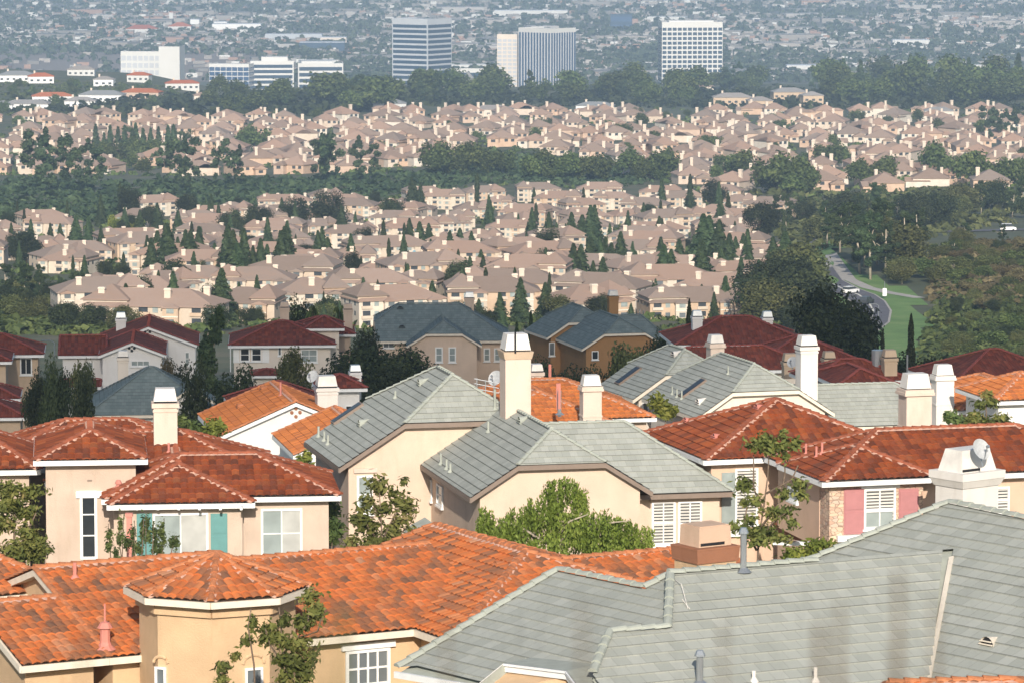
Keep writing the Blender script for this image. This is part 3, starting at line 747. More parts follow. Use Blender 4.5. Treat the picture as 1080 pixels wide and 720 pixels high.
# wall chimney in front
t = W(1020, 500, 167.6); U = Vector((math.cos(R(38)), math.sin(R(38)), 0)); V = Vector((-U.y, U.x, 0)); mb = MB(); c = Vector((t.x, t.y, t.z - 7))
mb.frustum(c, U, V, 1.95, 1.55, 6.6, 1.95, 1.55); mb.frustum(c + UP * 6.6, U, V, 2.05, 1.65, .3, 2.3, 1.9); mb.frustum(c + UP * 6.9, U, V, 2.34, 1.94, .3, 2.34, 1.94)
o = h.part('wall_chimney', mb, M['chimw']); k = MB(); k.frustum(c + UP * 7.2, U, V, 1.9, 1.35, .86, 1.5, .95); h.part('chimney_cap', k, M['capwhite'], o)
k = MB(); k.box(c - V * .685 - U * .9 + UP * 7.24, U * .95, V * .02, UP * .1); h.part('slot', k, M['black'], o)
dish(h, W(1034, 474, 166.4), .44, .55, .5, o)
chimney(h, 965.5, 392, 177.5, 34, 62, .95, 16, 'chim', 'banded', 'capwhite')
for x, y in ((850, 480), (861, 483), (867, 479)): pipe(h, x, y, .5, .05, 'pinkpaint')
roof_vent(h, 752, 463, .5, 'pinkpaint'); roof_vent(h, 722, 446, .5, 'pinkpaint'); roof_vent(h, 797, 432, .5, 'pinkpaint')
k = MB(); a, b = W(826, 566, 171.5), W(853, 572, 168.5); k.poly([a, b, b + Vector((-1.5, .1, .75)), a + Vector((-.4, .9, .85))]); h.part('porch_roof', k, M['cap_rust'])
k = MB(); k.box(W(815, 574, 170), (1.5, -.4, 0), (.1, .3, 0), (0, 0, .15)); h.part('porch_beam', k, M['white'])
# ---------------------------------------------------------------- ground
ds = np.concatenate([np.linspace(-190, 120, 60), np.linspace(125, 1500, 220), np.linspace(1520, 5200, 150), np.array([6000, 7000, 8000, 10000, 14000, 20000, 40000])])
ts = np.linspace(-1, 1, 61)
V, Fc = [], []
for d in ds:
    wd = 45 + .17 * max(d, 0)
    for t in ts: V.append((t * wd, d, tz(t * wd, d)))
for i in range(len(ds) - 1):
    for j in range(len(ts) - 1):
        a = i * len(ts) + j; Fc.append((a, a + 1, a + 1 + len(ts), a + len(ts)))
m, N, L, P = newmat('scrub_ground'); g = N.new('ShaderNodeNewGeometry'); pos = g.outputs['Position']
c1 = ramp(N, L, noise(N, L, pos, .05, 5, .6), [(.3, (.045, .06, .025)), (.5, (.07, .08, .035)), (.7, (.13, .11, .065))])
c2 = ramp(N, L, noise(N, L, pos, .0012, 4, .6), [(.35, (.11, .12, .085)), (.5, (.14, .135, .11)), (.65, (.20, .175, .15))])  # far plain kept pale, part of its haze put into the colour
sp = N.new('ShaderNodeSeparateXYZ'); L.new(pos, sp.inputs[0])
lx = math_n(N, L, 'DIVIDE', sp.outputs[0], sp.outputs[1]); flat = math_n(N, L, 'MULTIPLY', math_n(N, L, 'LESS_THAN', lx, -.052), math_n(N, L, 'MULTIPLY', math_n(N, L, 'GREATER_THAN', sp.outputs[1], 4550), math_n(N, L, 'LESS_THAN', sp.outputs[1], 5750)))
c2 = mix(N, L, math_n(N, L, 'MULTIPLY', flat, .85), c2, (.25, .20, .17))
far = math_n(N, L, 'DIVIDE', math_n(N, L, 'SUBTRACT', sp.outputs[1], 4200), 500, True)
L.new(mix(N, L, far, c1, c2), P.inputs['Base Color']); P.inputs['Roughness'].default_value = .95
gm = bpy.data.meshes.new('ground'); gm.from_pydata(V, [], Fc); gm.materials.append(m)
o = place('ground', gm); o['kind'] = 'structure'
# ---------------------------------------------------------------- the houses of the middle ground
def small_house(name, label, base, blocks, roof=None, group=None):
    hh = House(name, label, base, 'house', group); out = []
    for A, kw in blocks: out.append(Block(hh, A, **kw))
    hh.finish(); return hh, out
def downspout(hh, px, y0, y1, d, mat='white'):
    m = MB(); a, b = W(px, y0, d), W(px, y1, d); b = Vector((a.x, a.y, b.z)); m.tube([a + Vector((0, .3, .1)), a, b], [.05, .05, .05], 6); hh.part('downspout', m, M[mat])
# white house with orange gables
h, (W1, W2) = small_house('white_gable_house', 'white house with two orange tile gables beside the grey shingle house', gbase(290, 226), [
    ((231, 460.5, 226), dict(yaw=11, D=9.2, bx=393, ridge='v', ends=('gable', 'gable'), pitch=23, roof='bright', kind='barrelc', wall='Wh', oh=.35, og=.25)),
    ((310, 480, 215), dict(yaw=11, D=8, w=6.6, ridge='v', ends=('gable', 'gable'), pitch=23, roof='bright', kind='barrelc', wall='Wh', oh=.35, og=.25))])
p, u, n = W1.faces['F']; g = MB(); c = onplane(312, 434.5, p, n)
for dx, dz in ((-.22, 0), (.22, 0), (0, .22), (0, -.22)):
    k = c + u * dx + UP * dz; g.tube([k, k + n * .05], [.1, .1], 8)
h.part('gable_ornament', g, M['chbrown'])
chimney(h, 344, 395, 231, 25, 42, 1.0, 11, 'chimw', 'collar', 'capwhite'); dish(h, W(330, 397, 229), .36, -.5, .5)
pipe(h, 296, 418, .8, .06, 'pinkpaint'); roof_vent(h, 275, 412, .6, 'cap_orange'); roof_vent(h, 250, 431, .6, 'cap_orange')
# maroon roof right behind it
kw = dict(pitch=22, roof='maroon', kind=None, wall='Wh', cap=True)
h, b = small_house('white_wing_house', 'small white house end with maroon hip roof behind the white chimney', gbase(350, 272), [
    ((335, 410, 276), dict(yaw=8, D=3.6, bx=387, **kw)), ((245, 433, 268), dict(yaw=8, D=7, bx=352, **kw))])
b[0].win('F', 364, 427, 372, 438, nx=1, ny=1, pane='dark')
chimney(h, 374.5, 384, 280, 13.5, 24, .8, 8, 'Wh', 'collar', 'metal')
# orange roof behind the cream house
kw = dict(pitch=22, roof='bright', kind='barrelc', wall='L')
h, b = small_house('orange_hip_house', 'orange hip roof house showing just behind the tall pink-white chimney', gbase(590, 232), [
    ((478, 446, 232), dict(yaw=12, D=8.6, bx=692, **kw)), ((514, 449, 229), dict(yaw=12, D=9, bx=646, ridge='v', **kw))])
chimney(h, 623, 394, 228, 24, 44, .9, 12, 'chim', 'banded', 'capwhite'); chimney(h, 565.5, 383, 241, 15, 20, .8, 12, 'chim', 'collar', 'capwhite')
pm = MB(); t = W(580, 384, 238); pm.tube([t - UP * 1.6, t], [.09, .09], 6); t = W(588.5, 404, 226); pm.tube([t - UP * 1.4, t], [.11, .11], 6); h.part('vent_pipe', pm, M['pinkpaint'])
dish(h, W(523, 399, 231), .45, -.5, .5)
am = MB()
for i in range(3):
    t = W(503 + i * 9, 398 + i * 2, 230); am.tube([t - UP * 2.2, t], [.03, .03], 5)
for i in range(3): am.tube([W(500, 399 + i * 5, 230), W(526, 404 + i * 5, 230)], [.025, .025], 5)
h.part('roof_railing', am, M['metal'])
# pair of grey clipped gables
kw = dict(pitch=33, roof='grey', kind='course', wall='Gw', fascia='creamfascia')
h, b = small_house('twin_gable_house', 'off-white house with twin clipped grey gables and white chimneys', gbase(780, 243), [
    ((668, 421, 246), dict(yaw=19, D=6.2, w=7.8, ridge='v', ends=('jerk', 'jerk'), **kw)),
    ((735, 441, 236), dict(yaw=17, D=9.5, w=8.2, ridge='v', ends=('jerk', 'jerk'), **kw)),
    ((800, 453, 238), dict(yaw=13, D=6.2, bx=1016, ends=('gable', 'hip'), **kw))])
b[0].win('F', 677, 424, 684, 434, nx=1, ny=1, pane='midpane')
chimney(h, 754.5, 352, 254, 18, 34, .9, 15, 'chim', 'banded', 'capwhite'); chimney(h, 851, 353, 240, 22, 54, .95, 15, 'chimw', 'collar', 'capwhite', label='tall white chimney')
chimney(h, 994.5, 383, 237, 23.5, 52, .95, 13, 'chimw', 'banded', 'capwhite')
for x, y, k in ((663, 397, .8), (731, 410, .9)): skylight(h, x, y, .8, 1.7)
for x, y in ((709, 377), (790, 379), (735, 427)): roof_vent(h, x, y, .7, 'capwhite')
for x, y in ((714, 419), (719, 421), (709, 416), (768, 395)): pipe(h, x, y, .5, .05, 'cap_grey')
# butter coloured house at the right edge
kw = dict(pitch=21, roof='bright', kind='barrelc', wall='ROw')
h, b = small_house('butter_house', 'butter yellow house with orange tile roof cut by the right edge', gbase(1050, 236), [
    ((1011, 433, 236), dict(yaw=14, D=9, w=6.8, ridge='v', **kw))])
h, b = small_house('white_turret_house', 'white stucco house corner with orange tiles at the right edge', gbase(1075, 229), [
    ((1048, 423, 229), dict(yaw=14, D=6, w=5.4, pitch=21, roof='bright', kind='barrelc', wall='Wh'))])
b[0].win('F', 1068, 452, 1075, 477, nx=1, ny=1, pane='dark')
# maroon roofs, right
kw = dict(roof='maroon', kind=None, pitch=22, wall='Gw')
h, b = small_house('maroon_ridge_house', 'long maroon roofed house with two white chimneys below the park', gbase(790, 325), [
    ((712, 364, 333), dict(yaw=6, D=8.6, bx=856, **kw)), ((755, 386, 312), dict(yaw=6, D=9, bx=800, ridge='v', ends=('gable', 'gable'), **kw)),
    ((796, 386, 315), dict(yaw=9, D=8.6, bx=916, **kw))])
chimney(h, 735, 327, 337, 12, 30, .9, 6, 'Wh', 'collar', 'metal'); chimney(h, 809, 328, 339, 12, 16, .9, 6, 'Wh', 'collar', 'metal')
h, b = small_house('low_maroon_house', 'low maroon roof tucked behind the twin grey gables', gbase(750, 288), [((690, 392, 292), dict(yaw=8, D=6.4, bx=862, **kw))])
chimney(h, 833, 372, 284, 17, 14, .9, 8, 'tan', 'collar', 'tan'); dish(h, W(836, 382, 280), .4, -.4, .5)
h, b = small_house('maroon_wing_house', 'maroon roofed house with tan chimneys beside a grey metal flue', gbase(905, 270), [
    ((855, 403, 274), dict(yaw=11, D=5.4, bx=962, **kw)), ((884, 407, 268), dict(yaw=11, D=7, bx=948, ridge='v', **kw))])
chimney(h, 874, 370, 280, 14, 16, .9, 10, 'tan', 'collar', 'tan'); chimney(h, 938, 368, 276, 16, 20, .9, 10, 'tan', 'collar', 'tan')
pm = MB(); t = W(926, 369, 277); pm.tube([t - UP * 1.6, t], [.42, .42], 12); h.part('metal_flue', pm, M['metal']); pm = MB(); t = W(957, 374, 276); pm.tube([t - UP * 1.4, t], [.06, .06], 6); h.part('vent_pipe', pm, M['metal'])
h, b = small_house('maroon_edge_house', 'maroon hip roof rising at the right edge below the brush', gbase(1070, 300), [((1006, 405, 300), dict(yaw=16, D=9, bx=1140, **kw))])
# slate roofed houses
ks = dict(roof='slate', kind=None, pitch=32, fascia='creamfascia')
h, b = small_house('slate_cream_house', 'cream house with wide slate blue roof and clipped gable', gbase(470, 398), [
    ((396, 360, 401), dict(yaw=3, D=9.8, bx=541, ends=('jerk', 'hip'), wall='B', **ks)), ((429, 365, 398), dict(yaw=3, D=9, bx=508, ridge='v', ends=('jerk', 'gable'), wall='B', **ks))])
for x0 in (459, 473): b[1].win('F', x0, 366, x0 + 8, 382, nx=1, ny=2, pane='greyblind', case=.12)
for x0 in (510, 521): b[0].win('F', x0, 367, x0 + 7, 381, nx=1, ny=2, pane='greyblind', case=.12)
b[0].win('F', 404, 361, 416, 367, nx=2, ny=1, pane='midpane')
chimney(h, 495, 308, 408, 11, 34, .9, 3, 'L', 'collar', 'metal')
for x, y in ((422, 327), (424, 347)): roof_vent(h, x, y, .7, 'cap_slate')
h, b = small_house('slate_brown_house', 'brown stucco house with twin slate blue clipped gables', gbase(640, 385), [
    ((577, 356, 389), dict(yaw=17, D=7, w=8, ridge='v', ends=('jerk', 'jerk'), wall='brown', **ks)), ((614, 368, 381), dict(yaw=15, D=10, w=8, ridge='v', ends=('jerk', 'jerk'), wall='brown', **ks)),
    ((650, 369, 386), dict(yaw=8, D=8.6, bx=718, ends=('gable', 'hip'), wall='brown', **ks))])
b[0].win('F', 579, 361, 585, 375, nx=1, ny=1, pane='midpane'); b[1].win('F', 624, 370, 631, 379, nx=1, ny=1, pane='dark')
chimney(h, 646.5, 306, 394, 11.5, 27, .9, 10, 'brown', 'collar', 'capwhite')
h, b = small_house('slate_hip_house', 'slate blue pyramid roof house below the white gabled house', gbase(160, 294), [
    ((90, 438, 295), dict(yaw=6, D=9, bx=232, wall='Wh', **ks)), ((177, 424, 291), dict(yaw=6, D=4, bx=226, ridge='v', ends=('gable', 'gable'), wall='Wh', **ks))])
b[1].win('F', 211, 425, 217, 435, nx=1, ny=1, pane='midpane')
chimney(h, 129.5, 369, 304, 13, 30, .9, 6, 'Gw', 'collar', 'capwhite')
# maroon roofs, left
kw = dict(roof='maroon', kind=None, pitch=21)
h, b = small_house('white_maroon_house', 'white house with maroon tile gables and small cross shaped gable vents', gbase(140, 340), [
    ((103, 365.5, 346), dict(yaw=4, D=9, bx=210, ridge='v', ends=('gable', 'gable'), wall='Wh', oh=.3, og=.3, **kw)), ((104, 375, 337), dict(yaw=4, D=9, bx=175, ridge='v', ends=('gable', 'gable'), wall='Wh', oh=.3, og=.3, **kw)),
    ((62, 375, 340), dict(yaw=4, D=6.4, bx=112, ends=('gable', 'gable'), wall='Wh', oh=.3, og=.3, **kw)), ((64, 408, 336), dict(yaw=4, D=3, bx=106, pitch=15, ends=('gable', 'gable'), wall='Wh', roof='maroon', kind=None))])
for bb, x, y in ((b[0], 155.5, 350), (b[1], 139, 367)):
    p, u, n = bb.faces['F']; g = MB(); c = onplane(x, y, p, n)
    for dx, dz in ((-.2, 0), (.2, 0), (0, .2), (0, -.2)): k = c + u * dx + UP * dz; g.tube([k, k + n * .05], [.12, .12], 6)
    h.part('gable_ornament', g, M['dark'])
b[2].win('F', 91, 381, 99, 396, nx=1, ny=2, pane='greyblind', case=.1); b[0].win('F', 195, 371, 200, 385, nx=1, ny=2, pane='greyblind'); b[1].win('F', 138, 380, 158, 386, nx=3, ny=1, pane='greyblind')
chimney(h, 127.5, 329, 353, 12, 26, .9, 4, 'Wh', 'collar', 'metal')
h, b = small_house('maroon_corner_house', 'tan house with dark maroon roof at the left edge', gbase(10, 325), [
    ((-70, 375, 326), dict(yaw=5, D=6.6, bx=46, wall='tan', **kw)), ((-80, 382, 319), dict(yaw=5, D=6, bx=12, wall='tan', **kw))])
b[0].win('F', 21, 377, 34, 395, nx=2, ny=1, pane='dark', case=.1)
h, b = small_house('low_corner_house', 'lowest dark maroon roofs at the left edge above the rust roof', gbase(0, 300), [
    ((-70, 441, 300), dict(yaw=5, D=6.6, bx=28, wall='tan', **kw)), ((-60, 421, 309), dict(yaw=5, D=5.6, bx=21, wall='tan', **kw))])
h, b = small_house('maroon_hip_house', 'cream house with broad maroon hip roof and white shutters', gbase(300, 366), [
    ((241, 364.5, 365), dict(yaw=3, D=8.6, bx=354, wall='Gw', **kw)), ((321, 346.5, 369), dict(yaw=3, D=4.4, bx=363, wall='Gw', **kw)), ((298, 353, 374), dict(yaw=3, D=6.4, bx=375, wall='L', **kw)),
    ((262, 396, 360), dict(yaw=3, D=3, bx=302, pitch=14, roof='maroon', kind=None, wall='Gw'))])
b[0].win('F', 253, 367, 263.5, 381, nx=1, ny=2, pane='dark', case=.1); b[0].win('F', 265, 367, 276, 381, nx=1, ny=2, pane='dark', case=.1)
b[0].panel('F', 246, 366.5, 252.5, 382.5, 'white'); b[0].panel('F', 276.5, 366.5, 284, 382.5, 'white'); b[0].win('F', 293, 366, 297, 375, nx=1, ny=1, pane='midpane'); b[0].win('F', 317, 368, 335, 382, nx=2, ny=2, pane='greyblind', case=.1)
chimney(h, 300, 318, 374, 11, 17, .9, 3, 'L', 'collar', 'L'); chimney(h, 367, 320, 378, 11, 26, .9, 3, 'L', 'collar', 'L')
downspout(h, 243, 366, 392, 364.5)
# ---------------------------------------------------------------- plants
rng = np.random.default_rng(11)
DARKG = [(0, (.014, .022, .009)), (.5, (.034, .047, .018)), (1, (.075, .092, .034))]
MIDG = [(0, (.040, .060, .018)), (.5, (.085, .115, .034)), (1, (.17, .20, .06))]
M['dark_leaf'] = leaf_mat('dark_leaf', DARKG, .2); M['mid_leaf'] = leaf_mat('mid_leaf', MIDG, .25)
M['blue_leaf'] = leaf_mat('blue_leaf', [(0, (.022, .040, .018)), (.5, (.048, .076, .032)), (1, (.095, .13, .055))], .2)
M['olive_leaf'] = leaf_mat('olive_leaf', [(0, (.048, .055, .018)), (.5, (.105, .12, .040)), (1, (.20, .20, .075))], .25)
M['brown_leaf'] = leaf_mat('brown_leaf', [(0, (.075, .060, .03)), (.5, (.15, .125, .06)), (1, (.25, .20, .10))], .25)
M['lime_leaf'] = leaf_mat('lime_leaf', [(0, (.09, .12, .02)), (.5, (.20, .23, .04)), (1, (.36, .36, .08))], .35)
M['willow_leaf'] = leaf_mat('willow_leaf', [(0, (.085, .12, .018)), (.5, (.18, .23, .038)), (1, (.31, .35, .08))], .3)
M['bronze_leaf'] = leaf_mat('bronze_leaf', [(0, (.06, .075, .02)), (.45, (.15, .18, .045)), (.82, (.29, .30, .085)), (1, (.38, .28, .12))], .35)
M['grass_leaf'] = leaf_mat('dry_grass', [(0, (.22, .19, .10)), (1, (.38, .31, .18))], .3)

def unit(n):
    d = rng.normal(size=(n, 3)); return d / np.linalg.norm(d, axis=1, keepdims=True)
def quads(pos, nrm, size, aspect=1.6, up=None):
    """leaf-like lozenges at pos facing nrm"""
    n = len(pos); t = unit(n) if up is None else up + .25 * unit(n)
    a = np.cross(nrm, t); a /= np.linalg.norm(a, axis=1, keepdims=True) + 1e-9; b = np.cross(a, nrm); b /= np.linalg.norm(b, axis=1, keepdims=True) + 1e-9
    s = (size * rng.uniform(.6, 1.35, n))[:, None] if np.ndim(size) == 0 else size[:, None]
    V = np.empty((n, 4, 3)); V[:, 0] = pos - b * s * .5 * aspect; V[:, 1] = pos + a * s * .5; V[:, 2] = pos + b * s * .5 * aspect; V[:, 3] = pos - a * s * .5
    return V.reshape(-1, 3)
def cloud_leaves(blobs, n, size, aspect=1.5, shell=.45, jag=.0):
    bl = np.array(blobs, float); k = len(bl); w = (bl[:, 3] * bl[:, 4] * bl[:, 5]) ** .67; idx = rng.choice(k, n, p=w / w.sum())
    d = unit(n); r = rng.uniform(0, 1, n) ** shell * (1 + jag * rng.normal(size=n))
    pos = bl[idx, :3] + d * r[:, None] * bl[idx, 3:]
    nr = d * .8 + unit(n) * .8 + np.array([0, 0, .35]); nr /= np.linalg.norm(nr, axis=1, keepdims=True)
    tone = rng.uniform(0, 1, k)[idx]
    return quads(pos, nr, size, aspect), np.clip(.55 * tone + .45 * rng.uniform(0, 1, n), 0, 1)
def trunk_mesh(name, paths, mat, k=6):
    mb = MB()
    for pts, rad in paths: mb.tube(pts, rad, k)
    return mb.mesh(name, M[mat], smooth=True)
def limbs(h, blobs, r0, n=6, lean=.3):
    top = Vector((rng.uniform(-lean, lean), rng.uniform(-lean, lean), h)); mid = Vector((top.x * .3, top.y * .3, h * .5))
    P = [([(0, 0, -.6), mid, top], [r0, r0 * .75, r0 * .35])]
    for b in sorted(blobs, key=lambda b: -b[3])[:n]:
        q = Vector(b[:3]); st = mid.lerp(top, rng.uniform(0, .7)); m = st.lerp(q, .55) + Vector((0, 0, .1 * h * .3))
        P.append(([st, m, q], [r0 * .45, r0 * .28, r0 * .1]))
    return P
def blobs_broad(rx, rz, z0, n=20, s=.42):
    out = []
    for i in range(n):
        d = unit(1)[0]; r = rng.uniform(.35, 1) ** .6; k = rng.uniform(.65, 1.25) * s
        out.append((d[0] * r * rx * .75, d[1] * r * rx * .75, z0 + rz * .5 + d[2] * r * rz * .38, rx * k, rx * k, rz * k * .55))
    return out
def blobs_tall(rx, h, z0, n=16):
    out = []
    for i in range(n):
        t = rng.uniform(0, 1); k = rng.uniform(.7, 1.3); w = rx * (.45 + .9 * t * (1 - t) * 2) * .9
        out.append((rng.normal() * w * .45, rng.normal() * w * .45, z0 + (h - z0) * t, w * .42 * k, w * .42 * k, (h - z0) * .085 * k))
    return out
def cone_leaves(rx, h, z0, n, size, tiers=9):
    t = rng.uniform(0, 1, n) ** 1.25; ti = np.floor(t * tiers); sub = t * tiers - ti
    rad = rx * (1 - t * .93) * (.78 + .3 * (1 - sub)); a = rng.uniform(0, 2 * np.pi, n); lob = 1 + .2 * np.sin(a * 3 + ti * 2.1) + .12 * np.sin(a * 7 + ti)
    r = rad * lob * rng.uniform(.25, 1, n) ** .45; pos = np.stack([np.cos(a) * r, np.sin(a) * r, z0 + (h - z0) * t], 1)
    nr = np.stack([np.cos(a), np.sin(a), np.full(n, .5)], 1) + .8 * unit(n); nr /= np.linalg.norm(nr, axis=1, keepdims=True)
    return quads(pos, nr, size, 1.7), np.clip(.3 + .35 * np.sin(a * 3 + ti) * .6 + .4 * rng.uniform(0, 1, n), 0, 1)
def column_leaves(rx, h, n, size):
    t = rng.uniform(0, 1, n); rad = rx * np.minimum(1, (1 - t) * 3.2) ** .6 * (1 + .2 * np.sin(t * 23)); a = rng.uniform(0, 2 * np.pi, n); r = rad * rng.uniform(.3, 1, n) ** .4
    pos = np.stack([np.cos(a) * r, np.sin(a) * r, .1 + h * t], 1); nr = np.stack([np.cos(a), np.sin(a), np.full(n, .2)], 1) + .7 * unit(n); nr /= np.linalg.norm(nr, axis=1, keepdims=True)
    return quads(pos, nr, size, 1.9), rng.uniform(0, 1, n)

# kinds of trees, a few shapes of each, in metres; (crown mesh, trunk mesh, height, width)
KIND = {}
def kind(name, crown, trunk, h, w): KIND.setdefault(name, []).append((crown, trunk, h, w))
for i in range(4):                                    # dense evergreen
    b = blobs_broad(3.4, 6.2, 1.0, 24); V, t = cloud_leaves(b, 8000, .21); kind('broad', np_mesh('crown', V, 4, M['dark_leaf'], t), trunk_mesh('trunk', limbs(4.2, b, .24), 'bark'), 6.9, 6.8)
for i in range(4):                                    # eucalyptus
    b = blobs_tall(3.4, 14, 3.5, 20); V, t = cloud_leaves(b, 6500, .27); kind('tall', np_mesh('crown', V, 4, M['blue_leaf'], t), trunk_mesh('trunk', limbs(12, b, .26, 8, .8), 'palebark'), 14.5, 6)
for i in range(4):                                    # conifer
    V, t = cone_leaves(1.9 + .25 * i, 9.5, .5, 5000, .27); kind('conifer', np_mesh('crown', V, 4, M['blue_leaf'], t), trunk_mesh('trunk', [([(0, 0, -.5), (0, 0, 8.5)], [.2, .05])], 'bark'), 9.5, 4)
for i in range(2):
    V, t = column_leaves(.62, 8.5, 3000, .18); kind('cypress', np_mesh('crown', V, 4, M['dark_leaf'], t), trunk_mesh('trunk', [([(0, 0, -.5), (0, 0, 6)], [.12, .05])], 'bark'), 8.5, 1.3)
for i in range(3):
    b = blobs_broad(1.7, 2.6, 0, 12); V, t = cloud_leaves(b, 2000, .16); kind('bush', np_mesh('crown', V, 4, M['mid_leaf'], t), None, 2.6, 3.4)
for i in range(2):
    b = blobs_broad(1.7, 2.6, 0, 12); V, t = cloud_leaves(b, 2000, .16); kind('limebush', np_mesh('crown', V, 4, M['lime_leaf'], t), None, 2.6, 3.4)
for i in range(3):
    b = blobs_broad(3.2, 5.0, .6, 22); V, t = cloud_leaves(b, 5500, .21); kind('olive', np_mesh('crown', V, 4, M['olive_leaf'], t), trunk_mesh('trunk', limbs(3.4, b, .2), 'palebark'), 5.6, 6.4)
for i in range(2):
    b = blobs_broad(2.8, 4.2, .3, 18); V, t = cloud_leaves(b, 4200, .20); kind('brown', np_mesh('crown', V, 4, M['brown_leaf'], t), trunk_mesh('trunk', limbs(3, b, .16), 'palebark'), 4.5, 5.6)
# far versions: fewer, larger leaf clumps; trunk and crown in one mesh
def far_kind(name, V, t, h, w):
    kind(name, np_mesh(name, V, 4, M['mid_leaf' if 'round' in name else 'blue_leaf'], t), None, h, w)
for i in range(5):
    b = blobs_broad(3.4, 6.4, .6, 14, .46); V, t = cloud_leaves(b, 1300, .5, 1.3); far_kind('farround', V, t, 6.8, 6.8)
for i in range(4):
    b = blobs_tall(3.6, 13, 2.2, 12); V, t = cloud_leaves(b, 1200, .55, 1.3); far_kind('fartall', V, t, 13.5, 6)
for i in range(3):
    V, t = cone_leaves(2.1, 9.5, .3, 800, .52); far_kind('farcone', V, t, 9.5, 4.2)
def palm(i):
    n = 16; Vs = []
    for f in range(n):
        a = f * 2.4; el = rng.uniform(-.1, .9); L = 2.2
        for s in np.linspace(.1, 1, 12):
            z = 5.2 + L * s * math.sin(el) - 1.3 * s * s; r = L * s * math.cos(el)
            p = np.array([[math.cos(a) * r, math.sin(a) * r, z]] * 2); side = np.array([-math.sin(a), math.cos(a), 0])
            for sg in (-1, 1):
                q0 = p[0]; q1 = q0 + side * sg * .5 * (1.1 - s * .6) + np.array([math.cos(a) * .3, math.sin(a) * .3, -.25]); w = np.array([math.cos(a) * .08, math.sin(a) * .08, .02])
                Vs += [q0 - w, q0 + w, q1 + w * .3, q1 - w * .3]
    V = np.array(Vs); return np_mesh('crown', V, 4, M['mid_leaf'], rng.uniform(0, 1, len(V) // 4)), trunk_mesh('trunk', [([(0, 0, -.4), (.1, 0, 2.5), (0, 0, 5.3)], [.2, .15, .13])], 'bark')
for i in range(2): c, t = palm(i); kind('palm', c, t, 6, 4)

TREES = []
def tree(kd, name, loc, h, label, cat='tree', group=None, wide=1.0, var=None):
    """h: height in metres; wide: extra width"""
    ks = KIND[kd]; c, t, H, Wd = ks[(len(TREES) if var is None else var) % len(ks)]; s = h / H; a = rng.uniform(0, 6.28)
    if t is None:
        o = place(name, c, None, loc); o.scale = (s * wide, s * wide, s); o.rotation_euler = (0, 0, a)
    else:
        o = empty(name, loc); o.scale = (s * wide, s * wide, s); o.rotation_euler = (0, 0, a); place('crown', c, o); place('trunk', t, o)
    tag(o, label, cat, group); TREES.append(o); return o
def tree_px(kd, name, px, top, base, d, label, wpx=None, **k):
    """stands at distance d; top and base rows (and width) as they appear in the photograph"""
    t = W(px, top, d); z = tz(t.x, d) if base is None else W(px, base, d).z; h = t.z - z; ks = KIND[kd]; wd = 1.0
    if wpx: wd = (wpx / F * d) / (h * ks[0][3] / ks[0][2])
    return tree(kd, name, (t.x, d, z), h, label, wide=wd, **k)

# ---- near plants, each its own
def leafy(name, label, px, d, stems, blobs, n, size, mat, cat='tree', bark='bark', aspect=2.3, shell=.6, r0=.05, group=None):
    """stems: polylines in picture rows [(px, py) ...]; blobs: (px, py, rx_px, ry_px)"""
    s = F / d; base = W(px, stems[0][0][1], d); root = empty(name, base, label, cat, group)
    pos = lambda x, y, dy=0: Vector(W(x, y, d)) - base + Vector((0, dy, 0))
    mb = MB()
    for st in stems: 
        dy = rng.uniform(-.25, .25); k = len(st); mb.tube([pos(x, y, dy * i / k) for i, (x, y) in enumerate(st)], [r0 * (1 - .75 * i / k) for i in range(k)], 6)
    place('trunk', mb.mesh('trunk', M[bark], smooth=True), root)
    bl = []
    for x, y, rx, ry in blobs: p = pos(x, y, rng.uniform(-.5, .5) * rx / s); bl.append((p.x, p.y, p.z, rx / s, rx / s * .9, ry / s))
    fz = [(b[0] + rng.normal() * b[3] * .5, b[1], b[2] + rng.normal() * b[5] * .5, b[3] * rng.uniform(.7, 1.7), b[4] * 1.3, b[5] * rng.uniform(.7, 1.7)) for b in bl]
    V, t = cloud_leaves(bl + fz, int(n * 2.0), size * .74, aspect, .8, .28); place('crown', np_mesh('crown', V, 4, M[mat], t), root); return root
